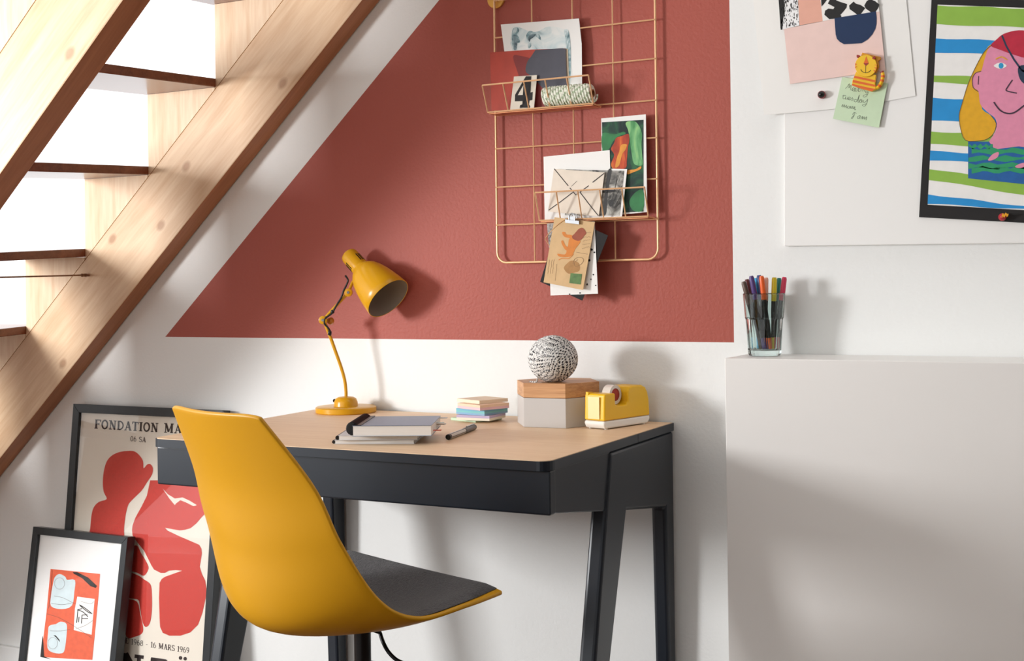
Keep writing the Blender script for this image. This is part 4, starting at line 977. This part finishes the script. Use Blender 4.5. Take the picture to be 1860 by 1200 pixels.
for g in range(16):
    n = V((random.gauss(0, 1), random.gauss(0, 1), random.gauss(0, 1) * .6)).normalized(); u_, w_ = frame_of(n); g0 = random.uniform(-.5, .5)
    for q in range(-4, 5):
        sth = q * .066 + random.uniform(-.012, .012) + g0; rc = math.cos(sth)
        if rc < .3: continue
        rad = yr * (.965 + .02 * (g % 3))
        yp.append([yc + (u_ * math.cos(a) + w_ * math.sin(a)) * rad * rc + n * rad * math.sin(sth) for a in [2 * math.pi * i / 64 for i in range(64)]])
for p in yp:
    for v in p:
        v.z = yc.z + (v.z - yc.z) * .95
        if v.z < DT + z2_ + .0018: v.z = DT + z2_ + .0018
twisted(yp, .0018, 6, True, [YD, YW], yn, 'yarn', per=4)
en_ = [yc + V((-.012, -yr * .85, -yr * .35)), yc + V((-.018, -yr * .72, -yr * .75)), V((yc.x - .024, yc.y - yr * .62, DT + z2_ + .0016)), V((yc.x - .040, yc.y - yr * .55, DT + z2_ + .0016))]
twisted([cat(en_, 10)], .0015, 6, False, [YD, YW], yn, 'yarn_end', per=4)

# ------------------------------------------------------------ tape dispenser
tA, tB, tC = onZ(1098, 781, DT), onZ(1181, 768.5, DT), onZ(1072, 775.5, DT)
ex = (tB - tA); ex.z = 0; TL = ex.length; ex.normalize(); ey = V((-ex.y, ex.x, 0)); 
TWd = abs((tC - tA).dot(ey)); TWd = max(.036, min(.05, TWd)); to = vx(tA, DT)
TLs = TL
tdp = (to - CAM).dot(FWD); mt = tdp / FPX
td = thing('tape_dispenser', to + ex * TL / 2 + ey * TWd / 2, 'yellow and white tape dispenser with a roll of clear tape, at the desk corner', 'tape dispenser')
def extr(name, prof, y0, y1, m, bev):
    return prism(name, [to + ex * s + V((0, 0, h)) + ey * y0 for s, h in prof], ey * (y1 - y0), m, td, bevel=bev, bseg=3)
L_ = TL
extr('base', [(.004, .0015), (L_ - .008, .0015), (L_ - .001, .008), (L_, .0165), (0, .0165), (-.001, .010)], 0, TWd, mat('dispenser_white', (236, 234, 228), .35, var=.01), .004)
H1, H2, NB = .0685, .0800, .044
DY = mat('dispenser_yellow', (240, 188, 26), .35, var=.01)
body_prof = [(.0, .0170), (L_ - .0005, .0170), (L_ - .003, .050), (L_ - .007, H2 - .016), (L_ - .014, H2 - .006), (L_ - .026, H2 - .001), (L_ * .62, H2 - .001), (L_ * .55, H2 - .003), (L_ * .515, H2 - .010), (L_ * .515, NB + .004), (L_ * .485, NB), (L_ * .27, NB), (L_ * .24, NB + .004), (L_ * .24, H1), (.006, H1), (.002, H1 - .002)]
extr('yellow_body', body_prof, 0, TWd, DY, .003)
prism('cutter_guard', [to + ex * s + V((0, 0, h)) + ey * (TWd - .010) for s, h in ((.001, H1 - .004), (.020, H1 - .004), (.016, H1 + .002), (.001, H1 + .003))], ey * .007, DY, td, bevel=.001)
box_ = [to + ex * -.0008 + ey * (TWd * .22) + V((0, 0, .020)), to + ex * -.0008 + ey * (TWd * .78) + V((0, 0, .020)), to + ex * -.0008 + ey * (TWd * .78) + V((0, 0, H1 - .006)), to + ex * -.0008 + ey * (TWd * .22) + V((0, 0, H1 - .006))]
prism('cutter_plate', box_, ex * -.001, mat('cutter_cream', (246, 226, 168), .25), td)
rc_ = to + ex * (L_ * .375) + V((0, 0, NB + .0195)) + ey * (TWd * .5)
TAPE = mat('clear_tape', (222, 212, 200), .15, var=.02, coat=.5)
rl = lathe('tape_roll', [(.0125, -.0095), (.0190, -.0095), (.0190, .0095), (.0125, .0095), (.0125, -.0095)], rc_, ey, TAPE, td, seg=40, caps=False)
lathe('roll_core', [(.0120, -.0097), (.0124, -.0097), (.0124, .0097), (.0120, .0097)], rc_, ey, col((170, 60, 40)), rl, seg=32, caps=False)
lathe('axle', [(.003, -.0098), (.0118, -.0090), (.0118, .0090), (.003, .0098)], rc_, ey, col((168, 56, 40)), td, seg=24)
for s, q in ((.012, .006), (.012, TWd - .006), (L_ - .016, .006), (L_ - .016, TWd - .006)):
    lathe('foot', [(.0035, 0), (.0035, .002)], to + ex * s + ey * q, (0, 0, 1), mat('dispenser_white', (236, 234, 228)), td, seg=12)

# ------------------------------------------------------------ framed pictures leaning on the wall
def picture(name, label, tl, k, ex, wd, ht, fw, th, m, mount):
    up = V((0, k, 1)).normalized(); ex = (ex - up * ex.dot(up)).normalized(); nn = ex.cross(up)
    if nn.y > 0: nn = -nn
    t = thing(name, tl - up * ht + ex * wd / 2, label, 'picture')
    bl = tl - up * ht
    c = [(0, 0), (wd, 0), (wd, ht), (0, ht)]; ci = [(fw, fw), (wd - fw, fw), (wd - fw, ht - fw), (fw, ht - fw)]
    P = lambda q, d=0.0: bl + ex * q[0] + up * q[1] - nn * d
    for i in range(4):
        j = (i + 1) % 4; prism('frame_side', [P(c[i]), P(c[j]), P(ci[j]), P(ci[i])], -nn * th, m, t, bevel=.0008)
    prism('backing', [P(q, .010) for q in ci], -nn * .004, mount, t)
    prism('glass', [P(q, .0045) for q in ci], -nn * .0015, GLASSPANE, t)
    return t, Plane(P((0, 0), .010), nn)
FRK = mat('frame_black', (40, 44, 47), .35, var=.12, vscale=60, stretch=(1, 1, .2))
tl = onY(133, 733, -.035)
big, bpl = picture('framed_poster', 'large black-framed exhibition poster with bold red shapes, leaning on the wall behind the desk', tl, .1087, V((1, 0, .002)), .50, .735, .022, .024, FRK, mat('poster_paper', (230, 222, 208), .7, var=.015))
RD = mat('poster_red', (196, 52, 40), .6, var=.10, vscale=220)
cl_ = lambda pts: [(p[0], p[1]) for p in cat([V(q) for q in pts], 3, True)]
flats('red_shape', bpl, [cl_([(232, 818.6), (244, 819.4), (253, 826), (260, 837), (261, 850), (267, 843.6), (273, 842.4), (278, 850), (276, 862), (267, 876), (258, 890), (248, 900), (238, 910), (233, 917), (229, 932), (227, 946), (225.5, 960), (224, 990), (200, 998), (161, 990), (164, 960), (165, 948), (167, 932), (171, 920), (180, 911), (194, 906), (189, 894), (187, 880), (188, 860), (193, 840), (202, 828), (216, 821)])], RD, big, .0005)
flats('red_shape', bpl, [[(273, 872), (385, 872), (388, 905), (379, 927), (367, 938), (357, 950), (346, 959), (335, 962), (327, 963), (315, 961), (300, 958), (304, 963), (325, 973), (346, 982), (362, 989), (366, 996), (367, 1004), (363, 1029), (367, 1042), (373, 1054), (375, 1068), (374, 1085), (368, 1112), (360, 1134), (346, 1148), (328, 1154), (308, 1154), (296, 1149), (291, 1138), (290, 1120), (289, 1085), (290, 1058), (294, 1051), (300, 1047), (331, 1036), (319, 1035), (307, 1036), (300, 1040), (292, 1040), (280, 1034), (275, 1026), (262, 1000), (250, 985), (241, 972), (240, 962), (241, 954), (246, 940), (257, 920), (267, 900)]], RD, big, .0005)
flats('white_gap', bpl, [[(296, 887), (305, 897), (318, 905), (332, 903), (345, 909), (358, 917), (352, 919), (338, 912), (328, 908), (320, 914), (318, 917), (308, 905)]], mat('poster_paper', (230, 222, 208)), big, .0008)
for q in ([(248, 990), (256, 1003), (266, 1020), (270, 1032), (262, 1045), (250, 1040), (228, 1030), (226, 1000)], [(226, 1040), (250, 1044), (262, 1052), (273, 1060), (276, 1075), (276, 1110), (272, 1132), (264, 1138), (258, 1125), (254, 1100), (250, 1088), (226, 1082)], [(226, 1090), (249, 1092), (255, 1115), (260, 1138), (258, 1150), (245, 1156), (230, 1156), (222, 1120)]):
    flats('red_shape', bpl, [cl_(q)], RD, big, .0005)
TXT = mat('poster_text', (48, 36, 36), .7, var=.02)
flats('lettering', bpl, text('FONDATION', (171.6, 777.8), (288, 784.6), 16.3, 1.15) + text('MA', (297.5, 785.2), (331, 787.2), 17, 1.15), TXT, big, .0005)
flats('lettering', bpl, text('06 SA', (236.6, 800.8), (265.5, 803), 9.2, 1.0), mat('poster_text_grey', (78, 68, 66), .7), big, .0005)
flats('lettering', bpl, text('E 1968 - 16 MARS 1969', (227.5, 1168), (344, 1186), 10.2, 1.0), mat('poster_text_grey', (78, 68, 66)), big, .0005)
flats('lettering', bpl, text('N', (214, 1228), (262, 1234), 42, 1.7) + text('E', (270, 1236), (304, 1241), 42, 1.7) + [ell(328, 1194.3, 3.2, 3.4, 14), ell(336.5, 1195.8, 3.2, 3.4, 14)], TXT, big, .0005)
tl2 = onY(60, 956, -.1); tr2 = onY(232, 971.5, -.1)
sml, spl = picture('framed_print', 'small black-framed abstract print in orange and pale blue, leaning against the large poster', tl2, .158, (tr2 - tl2).normalized(), (tr2 - tl2).length, .425, .0185, .027, FRK, mat('mount_white', (238, 238, 236), .7, var=.01))
ZS = lambda p: zz(p, 0, 940, 4.615)
cS = lambda pts: [(p[0], p[1]) for p in cat([V(q) for q in ZS(pts)], 3, True)]
flats('orange_field', spl, [ZS([(425, 428), (840, 470), (828, 640), (775, 1190), (560, 1180), (345, 1165), (390, 800)])], col((222, 96, 62), .6, .12, 90), sml, .0005)
PB = col((206, 222, 226), .6, .06, 60)
flats('pale_blue_patch', spl, [cS([(460, 500), (500, 470), (550, 495), (565, 520), (630, 522), (625, 620), (605, 735), (520, 765), (430, 740), (430, 650), (445, 560)])], PB, sml, .0008)
flats('pale_blue_patch', spl, [cS([(415, 905), (470, 890), (510, 870), (560, 890), (560, 980), (545, 1100), (520, 1135), (450, 1130), (400, 1090), (405, 960)])], PB, sml, .0008)
flats('white_patch', spl, [ZS([(650, 660), (795, 680), (770, 980), (620, 940), (630, 760)])], PAPER, sml, .0008)
flats('black_bar', spl, [ZS([(612, 455), (650, 455), (740, 500), (815, 570), (805, 588), (760, 572), (690, 505), (620, 468)])], INK, sml, .001)
flats('black_edge', spl, [ZS([(358, 985), (340, 1165), (430, 1185), (372, 1160), (366, 1050)])], INK, sml, .001)
flats('ink_mark', spl, [ZS([(450, 985), (470, 985), (500, 1020), (505, 1042), (470, 1000)])], INK, sml, .001)
kk = []
for a in ([(668, 728), (720, 760), (775, 805)], [(672, 735), (740, 790), (770, 800)], [(650, 770), (700, 790), (740, 830)], [(655, 775), (650, 830), (645, 880)], [(665, 830), (660, 875)], [(690, 815), (685, 885)], [(690, 815), (735, 812)], [(690, 845), (740, 845)], [(655, 770), (690, 760)]): kk += strip(cat([V(p) for p in ZS(a)], 3), 1.5)
flats('ink_strokes', spl, kk, INK, sml, .001)
k2 = []
for a in ([(455, 655), (530, 670), (620, 715), (640, 720)], [(430, 715), (520, 728), (600, 715)], [(395, 805), (480, 830), (560, 870), (660, 930), (770, 1005)], [(420, 945), (500, 948), (590, 935)], [(680, 700), (760, 720), (790, 700)], [(440, 440), (430, 600), (410, 760)], [(640, 930), (720, 900), (780, 860)]): k2 += strip(cat([V(p) for p in ZS(a)], 4), .5)
k2 += strip(ZS(ell(502, 550, 42, 48, 26)) + ZS([(544, 550)]), .4) + strip(ZS(ell(445, 1050, 40, 48, 26)) + ZS([(485, 1050)]), .4)
flats('thin_lines', spl, k2, col((92, 70, 66)), sml, .0011)
for o in bpy.data.objects:
    if '_loc' in o: del o['_loc']
